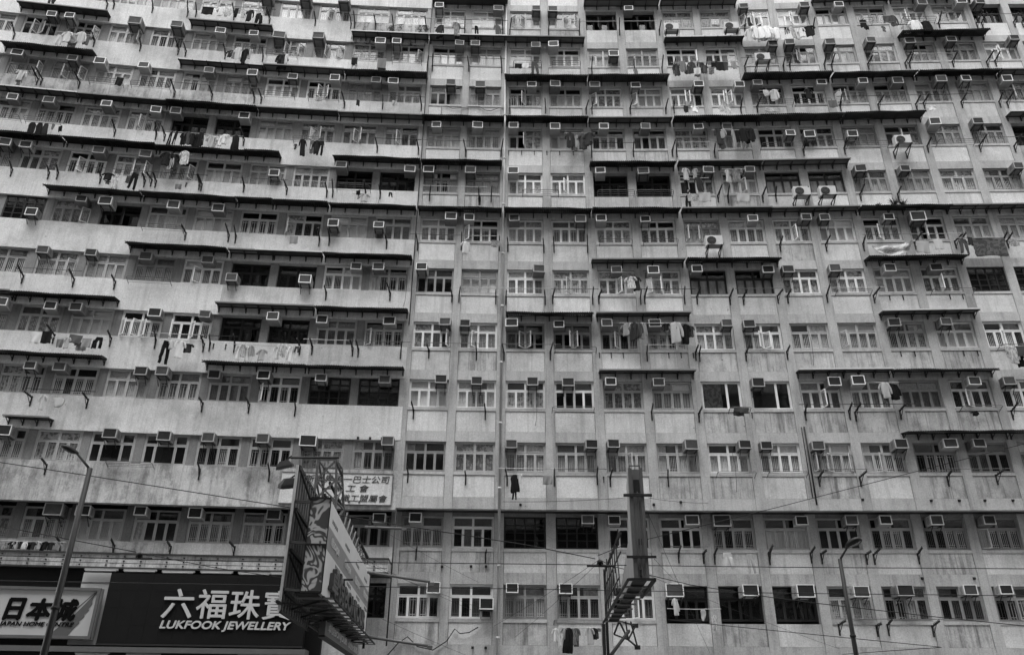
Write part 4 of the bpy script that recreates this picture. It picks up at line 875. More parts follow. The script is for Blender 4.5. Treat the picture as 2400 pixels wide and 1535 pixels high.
# ------------------------------------------------------------------ pipes and cables on the wall
th = tag(empty('drainpipe', at(-.46, .1, 0)[0], 0), 'tall pale drainpipe with collars running up between the two flat columns', 'drainpipe')
mb = MB(); mb.tube([(0, 0, EYE + 7.6), (0, 0, 41)], .055, 10); link('upper_pipe', mb.mesh('upper_pipe', 'pipe'), th)
mb = MB(); mb.tube([(0, .68, .2), (0, .68, EYE + 7.2), (0, .5, EYE + 7.5), (0, 0, EYE + 7.75)], .055, 10); link('lower_pipe', mb.mesh('lower_pipe', 'pipe'), th)
for n in range(1, 14):
    mb = MB(); y = .68 if n < 3 else 0; mb.tube([(0, y, 0), (0, y, .10)], .075, 10); link('collar', mb.mesh('collar', 'pipe'), th, (0, 0, sill_z(n) - .75))
def pipe(name, pts, r, mat, label, cat, group=None):
    P = [at(x, o, z)[0] for x, o, z in pts]; b = P[0]; mb = MB(); mb.tube([q - b for q in P], r, 6)
    return tag(link(name, mb.mesh(name, mat), None, b), label, cat, group)
pipe('vent_pipe', [(12.33, .08, EYE + 11.3), (12.33, .08, EYE + 8.0)], .032, 'iron', 'thick black pipe on the pilaster beside the seventh window from the drainpipe, third row', 'pipe')
pipe('vent_pipe', [(12.22, .06, EYE + 11.3), (12.22, .06, EYE + 8.3)], .018, 'iron', 'thin black pipe running next to the thick black pipe, third row', 'pipe')
pipe('drain_crack_pipe', [(-4.60, .07, EYE + 2.6), (-4.60, .07, EYE + 7.7)], .03, 'iron', 'dark pipe at the joint between the two blocks, lower floors', 'pipe')
pipe('joint_pipe', [(-4.62, .075, EYE + 16), (-4.62, .075, 41)], .022, 'rust', 'dark thin pipe up the joint between the two blocks, upper floors', 'pipe')
z = sill_z(10) - .15
pipe('cable', [(-3.75, .06, z - .85), (-3.75, .06, z - .05), (-3.5, .06, z), (-3.2, .07, z - .16), (-2.7, .08, z - .12), (-2.3, .06, z), (-1.75, .06, z), (-1.5, .07, z - .22), (-1.2, .08, z - .28), (-.8, .06, z - .05), (-.5, .06, z - .06)], .02, 'tube', 'wavy grey conduit sagging below the two windows beside the drainpipe, tenth row', 'cable')
z = EYE + 2.75
pipe('cable', [(-5.0, -.5, z - .9), (-4.25, -.6, z), (-3.9, -.62, z + .25), (-3.5, -.62, z - .1), (-2.9, -.6, z - .22), (-2.4, -.6, z + .1), (-2.1, -.62, z + .55), (-1.9, -.6, z + .38), (-1.55, -.6, z + .42), (-1.2, -.62, z + .62)], .022, 'cable', 'thick black cable sagging under the two lowest windows beside the drainpipe', 'cable')
for x0, n, nm in ((1.05, 4, 'first'), (9.2, 3, 'fifth'), (-6.5, 8, 'third'), (-4.9, 6, 'third'), (13.2, 5, 'seventh')):
    c = at(x0)[2]
    pipe('cable', [(x0, .08, sill_z(n) + .9), (x0 + .05, .12, sill_z(n) + .3), (x0 + .02, .1, sill_z(n) - .5), (x0 - .03, .08, sill_z(n) - .8)], .008, 'cable', 'loose black cable dangling over %s' % where(c, n), 'cable', 'loose cables dangling on the walls')
# scattered anchor stubs left in the walls
mb = MB(); mb.box(-.03, .03, -.09, .0, -.035, .035); mb.box(-.05, .05, -.012, .0, -.05, .05); ME_st = mb.mesh('anchor_stub', 'iron')
for k, (x, n, dz) in enumerate(((-2.7, 1, 1.95), (-1.55, 1, 1.97), (-.95, 1, 1.97), (-6.5, 3, -1.35), (-6.1, 3, -1.35), (-6.4, 3, 1.35), (-5.9, 3, 1.35), (-5.4, 3, 1.35), (5.8, 3, -1.3), (.4, 3, -1.35), (6.9, 3, -1.2), (14.2, 3, -1.1), (16.9, 3, -1.15), (18.0, 3, -1.15), (19.0, 3, -1.15), (20.1, 3, -1.15), (16.2, 2, -1.1), (18.2, 2, -1.1), (-1.4, 1, -1.05), (-.9, 1, -1.05))):
    p, rz, c = facepos(x, n, 0, dz)
    tag(link('anchor_stub', ME_st, None, p, rz), '%s black anchor stub, %s' % (('stubby', 'small', 'square', 'rusty', 'bolted', 'plain', 'short')[k % 7], where(c, n)), 'anchor', 'anchor stubs left in the walls')

mb = MB(); mb.box(-.018, .018, -.03, .0, -.24, 0); mb.box(-.03, .03, -.02, .0, -.03, .02); ME_strap = mb.mesh('iron_strap', 'iron')
for n, xs in STRAPS.items():
    for k, x in enumerate(xs):
        p, rz, c = facepos(x, n, 0, -.17)
        tag(link('iron_strap', ME_strap, None, p, rz), '%s iron strap below %s' % (ORD[k], where(c, n)), 'strap', 'iron straps left on the wall')

# ------------------------------------------------------------------ shop level of the banded block
def wallbox(name, xa, xb, z0, z1, out0, out1, mat, parent=None, kindlab=None):
    # a box that follows the wall from xa to xb, standing out0..out1 in front of it
    xs = [xa] + [c.b1 for c in CLIST if xa < c.b1 < xb] + [xb]; rings = []; b = at(xa, 0, 0)[0]
    for x in xs:
        p, q = at(x, out1)[0] - b, at(x, out0)[0] - b
        rings.append([(p.x, p.y, z0), (p.x, p.y, z1), (q.x, q.y, z1), (q.x, q.y, z0)])
    mb = MB(); mb.loft(rings, False); me = mb.mesh(name, mat)
    return link(name, me, parent, b - parent.location if parent else b)
wallbox('fascia_beam', -26, -4.72, EYE + 5.20, EYE + 5.66, -.70, .48, 'band_dirty', LB)
wallbox('beam_cap', -26, -4.70, EYE + 5.66, EYE + 5.72, -.70, .54, 'steel', LB)
wallbox('beam_foot', -26, -4.70, EYE + 5.14, EYE + 5.20, -.70, .50, 'rust', LB)
for zz in (5.34, 5.50): wallbox('beam_groove', -26, -4.74, EYE + zz, EYE + zz + .014, .481, .486, 'iron', LB)
mb = MB()
x = -24.0; b = LB.location
while x < -4.9:
    for zz in (5.27, 5.42, 5.58):
        p = at(x, .49, EYE + zz)[0] - b; mb.box(p.x - .028, p.x + .028, p.y - .02, p.y + .015, p.z - .022, p.z + .022)
    x += .95 if int(x * 10) % 2 else .62
tag(link('beam_bolt', mb.mesh('beam_bolt', 'iron'), LB), kind='stuff')
wallbox('shop_fascia', -26, -7.0, EYE + 2.0, EYE + 5.13, -.70, .25, 'board_dark', LB)
wallbox('fascia_strip', -15.95, -14.0, EYE + 2.47, EYE + 4.98, .26, .50, 'board_pale', LB)
wallbox('fascia_seam', -15.95, -14.0, EYE + 4.58, EYE + 4.60, .501, .506, 'iron', LB)
wallbox('shop_wall', -7.0, -5.95, EYE + 2.0, EYE + 5.13, -.70, .02, 'pilaster', LB)
wallbox('shop_wall', -5.95, -4.66, EYE + 2.0, EYE + 3.66, -.70, -.60, 'pilaster', LB)
wallbox('shop_wall', -5.95, -4.66, EYE + 4.97, EYE + 5.14, -.70, -.55, 'pilaster', LB)
wallbox('canopy_edge', -26, -7.4, EYE + 2.20, EYE + 2.38, .0, 1.0, 'frame_mid', LB)
wallbox('canopy_underside', -26, -7.4, EYE + 1.75, EYE + 2.19, -.2, .9, 'board_dark', LB)
def flatboard(xa, xb, out):
    a, bb = at(xa, out)[0], at(xb, out)[0]; m_ = (a + bb) / 2; d = bb - a
    return m_, math.atan2(d.y, d.x), d.length
# jewellery sign
p, rz, Lw = flatboard(-14.80, -7.55, .92)
th = tag(empty('shop_sign', (p.x, p.y, EYE + 2.50), rz), 'long dark shop sign reading LUKFOOK JEWELLERY in pale letters below Chinese characters', 'shop sign')
mb = MB(); mb.box(-Lw / 2, Lw / 2, 0, .3, 0, 2.42); link('board', mb.mesh('board', 'board_dark'), th)
mb = MB(); mb.box(-Lw / 2, Lw / 2, -.03, .28, -.07, -.004); link('lower_trim', mb.mesh('lower_trim', 'iron'), th)
mb = MB()
for i in range(14):
    for j in range(4): mb.box(-Lw / 2 + i * Lw / 14 + .004, -Lw / 2 + (i + 1) * Lw / 14 - .004, -.008, -.001, .01 + j * .6, .01 + j * .6 + .592)
tag(link('board_panel', mb.mesh('board_panel', 'board_dark'), th), kind='stuff')
x0 = -12.73; xm = -11.175
for i, ch in enumerate('六福珠寶'):
    cx = (-12.18 + i * 1.20) - xm
    me = text_mesh('character', ch, 'letter_pale', 1.06, 1.0, .008, .025); link('character', me, th, (cx, -.045, .88))
me = text_mesh('lettering', 'LUKFOOK JEWELLERY', 'letter_pale', 4.62, .345, .022, .02, .18); link('lettering', me, th, ((-12.68 - 8.06) / 2 - xm, -.04, .44))
# home store sign
p, rz, Lw = flatboard(-21.5, -15.02, .92); xm = (-21.5 - 15.02) / 2
th = tag(empty('shop_sign', (p.x, p.y, EYE + 2.62), rz), 'pale framed shop sign reading JAPAN HOME CENTRE with a grey brush stroke', 'shop sign')
mb = MB(); mb.box(-Lw / 2, Lw / 2, .0, .28, 0, 1.74); link('board', mb.mesh('board', 'board_pale'), th)
mb = MB(); e = .10
mb.box(-Lw / 2 - .02, Lw / 2, -.08, .02, 0, e); mb.box(-Lw / 2 - .02, Lw / 2, -.08, .02, 1.74 - e, 1.74); mb.box(Lw / 2 - e, Lw / 2, -.08, .02, e, 1.74 - e); mb.box(-Lw / 2 - .02, -Lw / 2 + e, -.08, .02, e, 1.74 - e)
link('frame', mb.mesh('frame', 'frame_mid'), th)
for i, ch in enumerate('日本城'):
    cx = (-17.83 + i * .86) - xm
    me = text_mesh('character', ch, 'letter_black', .62 if i == 0 else .80, .70, .032, .012, .12); link('character', me, th, (cx, -.016, .62))
me = text_mesh('lettering', 'JAPAN HOME CENTRE', 'letter_black', 2.52, .19, .008, .01, .22); link('lettering', me, th, (-16.96 - xm, -.014, .36))
mb = MB(); R = Lw / 2 - .1
mb.prism([(R - 1.36, .10), (R - .95, .52), (R - .62, .85), (R - .36, 1.18), (R - .16, 1.46), (R - .05, 1.62), (R - .02, 1.63), (R - .10, 1.45), (R - .13, 1.3), (R - .11, 1.18), (R - .20, 1.02), (R - .17, .96), (R - .30, .82), (R - .28, .74), (R - .42, .6), (R - .40, .52), (R - .55, .36), (R - .70, .10)], -.010, -.002)
mb.prism([(R - 1.0, .60), (R - .52, 1.14), (R - .10, 1.60), (R - .085, 1.585), (R - .50, 1.11), (R - .96, .58)], -.010, -.002)
link('brush_stroke', mb.mesh('brush_stroke', 'mid_paint'), th)
# tube lights under the beam and below the signs
mb = MB(); mb.tube([(-.55, 0, 0), (.55, 0, 0)], .03, 6); mb.box(-.6, .6, .02, .1, .02, .09); ME_tl = mb.mesh('tube_light', 'tubelight')
for k, (x, z, o) in enumerate(((-15.3, 5.02, .7), (-13.9, 5.02, .7), (-12.5, 5.0, .7), (-11.1, 5.02, .7), (-9.7, 5.0, .7), (-8.5, 5.02, .7), (-14.85, 2.13, .95), (-13.1, 2.1, .95), (-9.2, 2.13, .95))):
    p, rz, c = at(x, o, EYE + z)
    tag(link('tube_light', ME_tl, None, p, rz), '%s unlit fluorescent tube %s the jewellery sign, counted from the home store sign' % (ORD[k] if k < 6 else ORD[k - 6], 'above' if k < 6 else 'below'), 'tube light', 'unlit tubes around the shop signs')
# union board with brush lettering
p, rz, Lw = flatboard(-9.3, -4.84, .10); xm = (-9.3 - 4.84) / 2
th = tag(empty('union_board', (p.x, p.y, EYE + 7.88), rz), 'white painted board with brushed Chinese lettering of a bus workers union', 'sign board')
mb = MB(); mb.box(-Lw / 2, Lw / 2, 0, .04, 0, 1.24); link('board', mb.mesh('board', 'union'), th)
mb = MB(); mb.box(-Lw / 2, Lw / 2, -.02, .05, -.03, -.004); mb.box(-Lw / 2, Lw / 2, -.02, .05, 1.244, 1.275); mb.box(Lw / 2 + .002, Lw / 2 + .03, -.02, .05, -.03, 1.275); link('frame', mb.mesh('frame', 'frame_mid'), th)
for body, xa, xb, z, h in (('新世界第一巴士公司', -8.35, -4.95, .86, .31), ('職 工 會', -7.2, -5.75, .50, .29), ('一九九八職工盟屬會', -8.35, -4.98, .10, .29)):
    me = text_mesh('lettering', body, 'ink', xb - xa, h, -.004, .004, .16); link('lettering', me, th, ((xa + xb) / 2 - xm, -.012, z))
mb = MB()
for r in (.26, .20, .13):
    ring = [(-.95 + r * math.cos(a * math.pi / 14) , -.008, .62 + r * math.sin(a * math.pi / 14)) for a in range(29)]; mb.tube(ring, .008, 4)
link('emblem', mb.mesh('emblem', 'ink'), th, (-.2, 0, 0))

# ------------------------------------------------------------------ projecting billboard
N = Vector((-4.22, 18.5, 0)); F_ = Vector((-4.98, 29.3, 0)); dv = (F_ - N); Lb = dv.length; rzb = math.atan2(dv.y, dv.x)
th = tag(empty('billboard', (N.x, N.y, EYE + 2.6), rzb), 'projecting billboard with a pale striped side, swirl painted end and ribbed metal back panel', 'billboard')
# local: x runs along the sign towards the building, y to the left of it, z up; striped face is at y=0 facing -y
def bpart(name, mat, *boxes):
    mb = MB()
    for bx in boxes: mb.box(*bx)
    return link(name, mb.mesh(name, mat), th)
HB = 2.1
bpart('face_panel', 'bb_pale', (0, Lb, 0, .08, 1.53, HB)); bpart('face_panel', 'bb_mid', (0, Lb, -.004, .08, 1.0, 1.527)); bpart('face_panel', 'bb_pale', (0, Lb, 0, .08, 0, .997))
for i in range(4):
    me = text_mesh('lettering', '卓悅 BONJOUR', 'bb_pale', 1.55, .26, .006, .006); link('lettering', me, th, (1.5 + i * 2.75, -.012, 1.13))
    me = text_mesh('lettering', 'BONJOUR', 'bb_mid', 1.0, .12, .0, .004); link('lettering', me, th, (1.2 + i * 2.75, -.006, 1.66)); link('lettering', me, th, (2.4 + i * 2.6, -.006, .82))
me = text_mesh('lettering', '卓悅BONJOUR', 'bb_text', 8.3, .72, .02, .05); link('lettering', me, th, (5.2, -.055, .03))
mb = MB(); mb.box(-.05, 0, -.03, .43, 0, 1.02); mb.box(-.05, 0, -.03, .43, 1.05, HB); link('end_panel', mb.mesh('end_panel', 'swirl'), th)
mb = MB()
for z in (0, 1.035, HB): mb.bar((-.06, -.03, z), (-.06, .43, z), .04)
for y in (-.03, .43): mb.bar((-.06, y, 0), (-.06, y, HB), .02)
link('end_frame', mb.mesh('end_frame', 'iron'), th)
bpart('underside', 'board_dark', (.02, Lb, .085, .56, -.02, .02))
bpart('far_post', 'iron', (Lb + .002, Lb + .07, -.02, .06, -.3, HB + .15))
# catwalk of rungs below the face
mb = MB(); mb.bar((0.1, -.30, -.10), (Lb + .6, -.30, -.10), .04); mb.bar((0.1, -.06, -.08), (Lb + .6, -.06, -.08), .05); link('catwalk_rail', mb.mesh('catwalk_rail', 'iron'), th)
ME_rung = MB(); ME_rung.box(-.05, .05, -.32, .56, -.12, -.085); ME_rung = ME_rung.mesh('rung', 'frame_mid')
for i in range(16): link('rung', ME_rung, th, (.15 + i * .76, 0, -.002 if i % 2 else 0))
mb = MB()
for i in range(7): mb.bar((.4 + i * 1.5, .05, -.14), (1.6 + i * 1.5, .9, -.18), .04); mb.bar((1.6 + i * 1.5, .05, -.14), (.4 + i * 1.5, .9, -.18), .04)
mb.bar((0, .92, -.2), (Lb, .92, -.2), .06); link('under_bracing', mb.mesh('under_bracing', 'iron'), th)
# ribbed back panel that stands beside the end panel
mb = MB(); mb.box(.4, 4.4, .92, .95, -.35, 2.98); link('back_panel', mb.mesh('back_panel', 'sheet_rib'), th)
for i in range(12): bpart('rib', 'sheet_rib', (.46 + i * .33, .54 + i * .33, .87, .918, -.33, 2.96))
bpart('panel_edge', 'gutter', (.36, .398, .90, .96, -.36, 3.0))
mb = MB()
for z in (.05, 1.0, 1.95): mb.bar((.45, .85, z), (4.3, .85, z - .05), .07)
mb.bar((.42, .9, 2.98), (4.4, .9, 2.98), .07); mb.bar((.42, .9, -.36), (4.4, .9, -.36), .06)
for z in (0, 1.0, 2.0): mb.bar((.45, .86, z + .9), (2.4, .60, z + .05), .05)
for z in (.0, 1.05, 2.0): mb.bar((.42, .88, z + .12), (0, .0, z), .06)
link('panel_bracing', mb.mesh('panel_bracing', 'rust'), th)
# lattice mast that carries the sign, with a flood light arm
def bloc(v):   # world point -> billboard local
    q = Matrix.Rotation(-rzb, 4, 'Z') @ (Vector(v) - th.location); return q
mb = MB()
B0 = [(-5.98, 24, 7.0), (-5.25, 24, 7.0), (-5.20, 25.2, 7.0), (-5.95, 25.2, 7.0)]; T0 = [(-5.98, 24, 8.92), (-5.42, 24, 8.92), (-5.42, 24.9, 8.92), (-5.98, 24.9, 8.92)]
for a, b in zip(B0, T0): mb.bar(bloc(a), bloc(b), .07)
for j in range(4):
    k = (j + 1) % 4
    for i in range(3):
        l_ = lambda q, f: Vector(B0[q]).lerp(Vector(T0[q]), f)
        mb.bar(bloc(l_(j, i / 3)), bloc(l_(k, (i + 1) / 3)), .05); mb.bar(bloc(l_(j, (i + 1) / 3)), bloc(l_(k, (i + 1) / 3)), .045)
link('mast', mb.mesh('mast', 'frame_mid'), th)
mb = MB(); mb.tube([bloc((-6.85, 24, 8.98)), bloc((-5.35, 24, 8.99))], .04, 6); link('arm', mb.mesh('arm', 'rust'), th)
mb = MB(); mb.bar(bloc((-5.45, 24, 8.88)), bloc((-5.2, 24, 8.42)), .07); mb.bar(bloc((-5.55, 24, 8.2)), bloc((-5.05, 29, 6.85)), .07); mb.bar(bloc((-5.9, 25, 8.1)), bloc((-5.75, 29, 6.85)), .06)
link('strut', mb.mesh('strut', 'iron'), th)
mb = MB()
for i in range(9):
    a, b = Vector((-5.15, 24.6 + i * .55, 6.75)), Vector((-5.15, 25.15 + i * .55, 7.55 - i * .08))
    mb.bar(bloc(a), bloc(b), .035); mb.bar(bloc(b), bloc((-5.15, 25.15 + i * .55, 6.75)), .035); mb.bar(bloc((-5.55, 25.15 + i * .55, 6.8)), bloc(b), .035)
link('lattice', mb.mesh('lattice', 'tube'), th)
def flood(loc, rz, label):
    f = tag(empty('flood_light', loc, rz), label, 'flood light', 'flood lights on the billboard')
    mb = MB(); mb.loft([[(-.12, -.06, .1), (.12, -.06, .1), (.12, .06, .1), (-.12, .06, .1)], [(-.24, -.13, -.05), (.24, -.13, -.05), (.24, .13, -.05), (-.24, .13, -.05)], [(-.26, -.15, -.14), (.26, -.15, -.14), (.26, .15, -.14), (-.26, .15, -.14)]], False)
    o = link('housing', mb.mesh('housing', 'rust'), f); o.rotation_euler = (rad(20), rad(-14), 0)
    mb = MB(); mb.box(-.2, .2, -.1, .1, -.155, -.145); o = link('lens', mb.mesh('lens', 'lamp_lens'), f); o.rotation_euler = (rad(20), rad(-14), 0)
    mb = MB(); mb.bar((0, 0, .08), (.2, 0, .26), .04); link('yoke', mb.mesh('yoke', 'iron'), f)
flood((-7.02, 24, 8.78), 0, 'boxy flood light hanging from the lattice mast arm above the billboard')
flood((-5.72, 20.2, 7.16), .5, 'small dark flood light at the top corner of the ribbed back panel')
for k, (a, b) in enumerate((((-4.95, 28.3, 6.27), (-2.71, 28, 5.91)), ((-4.85, 28.3, 4.2), (-2.67, 28, 3.89)), ((-5.3, 29.2, 8.0), (-3.9, 29.2, 7.95)))):
    a = Vector(a); b = Vector(b); mb = MB(); mb.tube([Vector((0, 0, 0)), b - a], .045, 8); mb.box((b - a).x - .05, (b - a).x + .12, -.05, .05, (b - a).z - .07, (b - a).z + .03)
    tag(link('lamp_arm', mb.mesh('lamp_arm', 'frame_mid'), None, a), '%s metal lamp arm reaching sideways from the billboard' % ('upper', 'lower', 'hindmost')[k], 'lamp arm', 'lamp arms on the billboard')
# small hanging sign below
a, b = Vector((-4.87, 22.4, 0)), Vector((-5.4, 30.6, 0)); d = b - a
t2 = tag(empty('hanging_sign', (a.x, a.y, EYE + 2.08), math.atan2(d.y, d.x)), 'small grey hanging sign reading BONJOUR below the big billboard', 'hanging sign')
mb = MB(); mb.box(0, d.length, 0, .16, 0, .42); link('board', mb.mesh('board', 'frame_mid'), t2)
mb = MB(); mb.box(-.03, d.length + .03, -.012, .17, -.05, -.002); link('lower_trim', mb.mesh('lower_trim', 'iron'), t2)
me = text_mesh('lettering', '卓悅BONJOUR', 'letter_pale', 4.2, .26, .006, .008); link('lettering', me, t2, (2.5, -.014, .08))
me = text_mesh('lettering', '卓悅化粧品', 'letter_pale', 2.6, .2, .0, .008); link('lettering', me, t2, (6.4, -.014, .1))
for x in (1.0, 4.0, 7.0):
    mb = MB(); mb.bar((0, .08, .42), (0, .08, .75), .04); link('hanger', mb.mesh('hanger', 'iron'), t2, (x, 0, 0))

# ------------------------------------------------------------------ second projecting sign, seen almost edge on
O2 = Vector((3.08, 20.3, EYE)); d2 = Vector((.04, 1, 0)).normalized(); rz2 = math.atan2(d2.y, d2.x) 
th = tag(empty('sign_frame', (O2.x, O2.y, 0), rz2), 'narrow weathered projecting sign seen edge on with a catwalk frame below', 'projecting sign')
# local x goes away from the street, local y to the left (towards -X)
def sp(name, mat, fn):
    mb = MB(); fn(mb); return link(name, mb.mesh(name, mat), th)
sp('end_box', 'sign_post', lambda m: m.loft([[(0, -.28, EYE + 3.2), (0, -.04, EYE + 3.2), (.12, -.04, EYE + 3.2), (.12, -.28, EYE + 3.2)], [(0, -.31, EYE + 6.0), (0, -.02, EYE + 6.0), (.12, -.02, EYE + 6.0), (.12, -.31, EYE + 6.0)]], False))
sp('edge_channel', 'frame_mid', lambda m: (m.box(-.05, -.002, -.35, -.27, EYE + 3.2, EYE + 6.02), m.box(-.05, -.002, -.07, .02, EYE + 3.2, EYE + 6.02), m.box(-.04, -.002, -.20, -.17, EYE + 3.2, EYE + 5.4)))
sp('end_hatch', 'iron', lambda m: (m.box(-.012, -.002, -.25, -.10, EYE + 5.38, EYE + 5.72), m.box(-.03, -.002, -.19, -.12, EYE + 3.3, EYE + 3.45), m.box(-.03, -.002, -.22, -.14, EYE + 4.05, EYE + 4.2)))
sp('cross_arm', 'iron', lambda m: (m.box(-.09, -.055, -.55, .18, EYE + 5.26, EYE + 5.33), m.box(-.09, -.055, -.55, .18, EYE + 3.72, EYE + 3.78)))
sp('side_panel', 'sign_side', lambda m: m.prism([(.13, EYE + 3.2), (4.0, EYE + 3.2), (4.0, EYE + 3.42), (.72, EYE + 4.4), (.62, EYE + 5.72), (.13, EYE + 5.98)], -.03, .02))
sp('top_stub', 'frame_mid', lambda m: (m.bar((.1, -.30, EYE + 6.0), (.1, -.30, EYE + 6.12), .03), m.bar((.1, -.03, EYE + 6.0), (.1, -.03, EYE + 6.12), .03), m.bar((.1, -.30, EYE + 6.12), (.1, -.03, EYE + 6.12), .03)))
sp('catwalk_rail', 'iron', lambda m: (m.bar((-.9, .26, EYE + 3.08), (8.0, .26, EYE + 3.08), .05), m.bar((-.9, .26, EYE + 3.08), (-.9, -.36, EYE + 3.08), .06), m.bar((-.9, -.36, EYE + 3.08), (2.0, -.36, EYE + 3.08), .07)))
sp('catwalk_floor', 'board_dark', lambda m: m.box(-.7, 8.0, -.22, .10, EYE + 3.10, EYE + 3.14))
ME_r2 = MB(); ME_r2.box(-.04, .04, -.36, .26, -.02, .02); ME_r2 = ME_r2.mesh('rung', 'frame_mid')
for i in range(8): link('rung', ME_r2, th, (.2 + i * 1.05, 0, EYE + 3.075))
def cage(m):
    for z, x0, x1, t in ((4.72, 1.6, 7.9, .06), (4.25, 1.9, 7.9, .03), (3.7, 2.6, 7.9, .03), (3.3, 3.2, 7.9, .045)): m.bar((x0, .14, EYE + z), (x1, .16, EYE + z - .03), t)
    for k in range(8):
        x = 2.3 + .75 * k; m.bar((x, .15, EYE + max(3.1, 4.5 - .25 * k)), (x, .15, EYE + 4.95 - .08 * (k % 3)), .035)
        m.bar((x, .16, EYE + 3.4), (x + .75, .16, EYE + 4.7), .03)
    m.bar((7.9, .15, EYE + 1.4), (7.9, .15, EYE + 4.8), .09); m.bar((7.9, .12, EYE + 2.0), (9.6, -.75, EYE + 3.0), .08)
    m.bar((7.5, .30, EYE + .3), (7.6, .28, EYE + 3.0), .10)
sp('pipe_cage', 'iron', cage)
def brace(m):
    a, b_, c_ = (8.2, -.45, EYE + 2.95), (11.0, -1.0, EYE + 2.82), (11.0, -1.35, EYE + 2.6)
    P = lambda X, Y, Z: ((Vector((X, Y, 0)) - Vector((O2.x, O2.y, 0))).dot(d2), (Vector((X, Y, 0)) - Vector((O2.x, O2.y, 0))).dot(Vector((-d2.y, d2.x, 0))), EYE + Z)
    l, mdl, r_ = P(3.84, 31.2, 3.0), P(4.35, 31.2, 2.82), P(4.78, 31.9, 2.62)
    u1, u2, u3, u4 = P(4.0, 30.8, 3.42), P(4.25, 30.9, 3.42), P(4.45, 31, 3.42), P(4.75, 31.9, 3.38)
    for a, b_ in ((l, mdl), (mdl, r_), (u1, mdl), (u2, mdl), (u3, r_), (mdl, u4), (u1, l), (u1, u4)): m.bar(a, b_, .05)
    for q in (r_, u4): m.box(q[0] - .05, q[0] + .12, q[1] - .1, q[1] + .1, q[2] - .07, q[2] + .07)
sp('wall_brace', 'iron', brace)

# ------------------------------------------------------------------ street lamps
def lamp(name, base, top, arm, hl, label, r0, r1, big):
    f = tag(empty(name, (base[0], base[1], 0)), label, 'street lamp', 'street lamps along the road')
    o = Vector((base[0], base[1], 0)); T = Vector(top) - o
    mb = MB(); mb.tube([(0, 0, .13), (0, 0, 3.2), (T.x, T.y, T.z)], r0, 12, r1); link('pole', mb.mesh('pole', 'lamp'), f)
    mb = MB(); mb.tube([(0, 0, 3.5), (0, 0, 3.56)], r0 * 1.06, 12); link('pole_band', mb.mesh('pole_band', 'iron'), f)
    A = Vector(arm) - o; mb = MB(); mb.tube([T - Vector((0, 0, .25)), T + (A - T) * .12 - Vector((0, 0, .02)), A], r1 * .62, 8, r1 * .5); link('arm', mb.mesh('arm', 'lamp'), f)
    d = (A - T).normalized(); h = Vector((d.x, d.y, 0)).normalized(); s = Vector((-h.y, h.x, 0)); u = (h * math.cos(rad(18)) + Vector((0, 0, 1)) * math.sin(rad(18))); up = s.cross(u) * (1 if s.cross(u).z > 0 else -1)
    mb = MB(); rings = []
    for t_, w_, hh in ((-.05, .04, .05), (.05, .09, .09), (.16, .14, .12), (.30, .165, .14), (.45, .15, .12), (.56, .10, .08), (.60, .04, .03)):
        rings.append([A + u * (t_ * big) + s * (w_ * 1.35 * big * math.cos(k * math.pi / 7)) + up * (hh * big * max(-.35, math.sin(k * math.pi / 7))) for k in range(14)])
    mb.loft(rings); link('head', mb.mesh('head', 'lamp'), f)
    mb = MB(); rr = []
    for z_ in (-.36, -.42):
        rr.append([A + u * ((.31 + .24 * math.cos(k * math.pi / 8)) * big) + s * (.125 * big * math.sin(k * math.pi / 8)) + up * (.13 * z_ * big) for k in range(16)])
    mb.loft(rr); link('lens', mb.mesh('lens', 'lamp_lens'), f)
lamp('street_lamp', (-8.66, 16.0), (-8.66, 16.0, 6.26), (-8.93, 15.85, 6.53), 0, 'tall lamp post with a dark oval head standing before the home store sign', .075, .05, .56)
lamp('street_lamp', (8.09, 20.0), (8.09, 20.0, 5.30), (8.22, 19.75, 5.53), 0, 'slim lamp post with a pale topped head before the plain lower walls', .066, .048, .74)

# ------------------------------------------------------------------ overhead wires
def wire(pts, r, label, group='overhead wires', sag=.0):
    P = [Vector(p) for p in pts]; Q = []
    for a, b in zip(P, P[1:]):
        for i in range(6): f = i / 6; Q.append(a.lerp(b, f) - Vector((0, 0, sag * 4 * f * (1 - f))))
    Q.append(P[-1]); o = Q[0]; mb = MB(); mb.tube([q - o for q in Q], r, 5)
    return tag(link('overhead_wire', mb.mesh('overhead_wire', 'cable'), None, o), label, 'wire', group)
wire([(-24, 22, 5.68), (-13.75, 22, 5.58), (-6.83, 22, 5.48), (.51, 22, 5.47), (7.16, 22, 5.44), (13.81, 22, 5.45), (24, 22, 5.46)], .012, 'long level tram wire crossing the lower windows, the higher of the pair')
wire([(-24, 26, 5.6), (-13.3, 26, 5.51), (-7.2, 26, 5.46), (.6, 26, 5.41), (8.35, 26, 5.35), (16.1, 26, 5.33), (26, 26, 5.3)], .012, 'long level tram wire through the lowest windows, the lower of the pair')
wire([(-20, 22, 9.0), (-14.51, 22, 8.16), (-11.87, 22, 7.79), (-6.59, 22, 7.01), (.51, 22, 5.96), (2.3, 22, 5.62)], .013, 'sloping wire falling from the upper shop wall past the billboard to the dark insulator')
wire([(2.45, 22, 5.58), (2.98, 24, 5.78), (5.24, 24, 5.27), (7.69, 24, 4.92), (8.81, 24, 4.79), (12.32, 24, 4.43), (16, 24, 4.1)], .012, 'sloping wire falling away from the dark insulator past the slim lamp post')
wire([(-18, 22, 7.0), (-13.98, 22, 6.36), (-10.1, 22, 5.70)], .012, 'short wire sloping to the insulator above the jewellery sign')
wire([(-9.9, 22, 5.66), (-7.92, 22, 5.31), (-5.6, 22, 5.0)], .010, 'thin wire leaving the insulator above the jewellery sign')
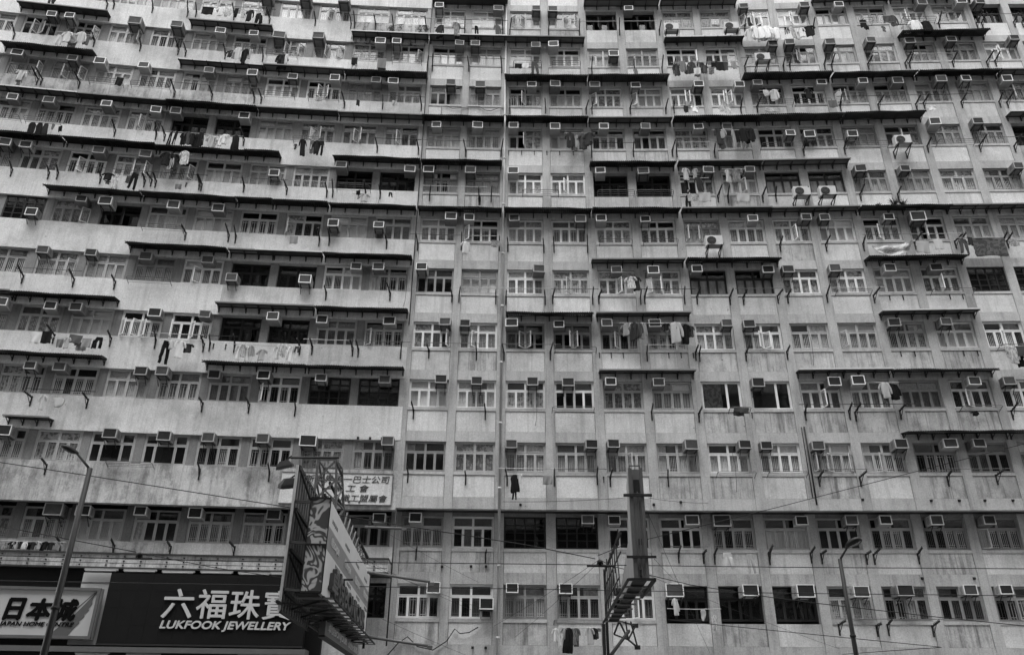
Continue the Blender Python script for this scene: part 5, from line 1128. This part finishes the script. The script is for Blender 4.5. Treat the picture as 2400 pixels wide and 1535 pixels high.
wire([(2.36, 22, 5.70), (3.12, 22, 6.0), (7.39, 22, 7.05), (11.08, 22, 8.0), (14.79, 22, 8.95), (20, 22, 10.3)], .010, 'rising wire from the dark insulator up across the third row')
wire([(4.6, 24, 4.3), (6.85, 24, 4.10), (12.14, 24, 3.64), (12.2, 31.4, 4.0)], .010, 'low wire sagging to a wall anchor beside the slim lamp post')
wire([(-.2, 22, 7.15), (3.05, 20.6, 6.93)], .006, 'thin stay wire from the edge on sign towards the drainpipe', sag=.04)
wire([(3.6, 20.6, 6.93), (5.5, 22, 7.16)], .006, 'thin stay wire from the edge on sign to the plain wall', sag=.04)
for k, (a, b) in enumerate((((-.6, 32.6, 5.0), (2.45, 22.1, 5.64)), ((.2, 32.6, 4.6), (2.45, 22.1, 5.6)), ((7.6, 32.5, 4.1), (3.6, 21, 6.7)), ((6.9, 32.5, 6.4), (3.62, 20.5, 5.36)), ((12.2, 31.6, 4.2), (3.7, 22, 5.2)), ((-1.2, 32.6, 6.6), (-4.9, 29, 8.0)), ((-4.5, 24, 5.9), (-.9, 32.7, 5.6)), ((-4.4, 22, 4.5), (-.9, 32.7, 3.7)), ((-1.5, 32.7, 5.6), (-5.1, 27, 6.6)))):
    wire([a, b], .005, 'very thin guy wire, %s of those strung from the signs to wall anchors' % ORD[k], 'guy wires to the wall', .05)
for k, (x, y, z, lab) in enumerate(((-10.0, 22, 5.60, 'dark tram wire insulator on the level wire above the jewellery sign'), (2.42, 22, 5.50, 'dark tram wire insulator hanging before the edge on sign'), (-4.45, 21.5, 5.02, 'dark tram wire insulator against the striped billboard'))):
    f = tag(empty('wire_insulator', (x, y, z)), lab, 'insulator', 'tram wire insulators')
    mb = MB(); mb.tube([(-.36, 0, -.07), (.36, 0, -.07)], .028, 6); link('clamp_bar', mb.mesh('clamp_bar', 'iron'), f)
    mb = MB(); ring = lambda r, z_: [(r * math.cos(a * math.pi / 6), r * math.sin(a * math.pi / 6), z_) for a in range(12)]
    mb.loft([ring(.04, -.04), ring(.06, .0), ring(.08, .03), ring(.075, .06), ring(.03, .09)]); link('bell', mb.mesh('bell', 'iron'), f)
    mb = MB(); mb.bar((-.07, 0, -.06), (-.07, 0, .02), .03); mb.bar((.07, 0, -.06), (.07, 0, .02), .03); link('yoke', mb.mesh('yoke', 'iron'), f)
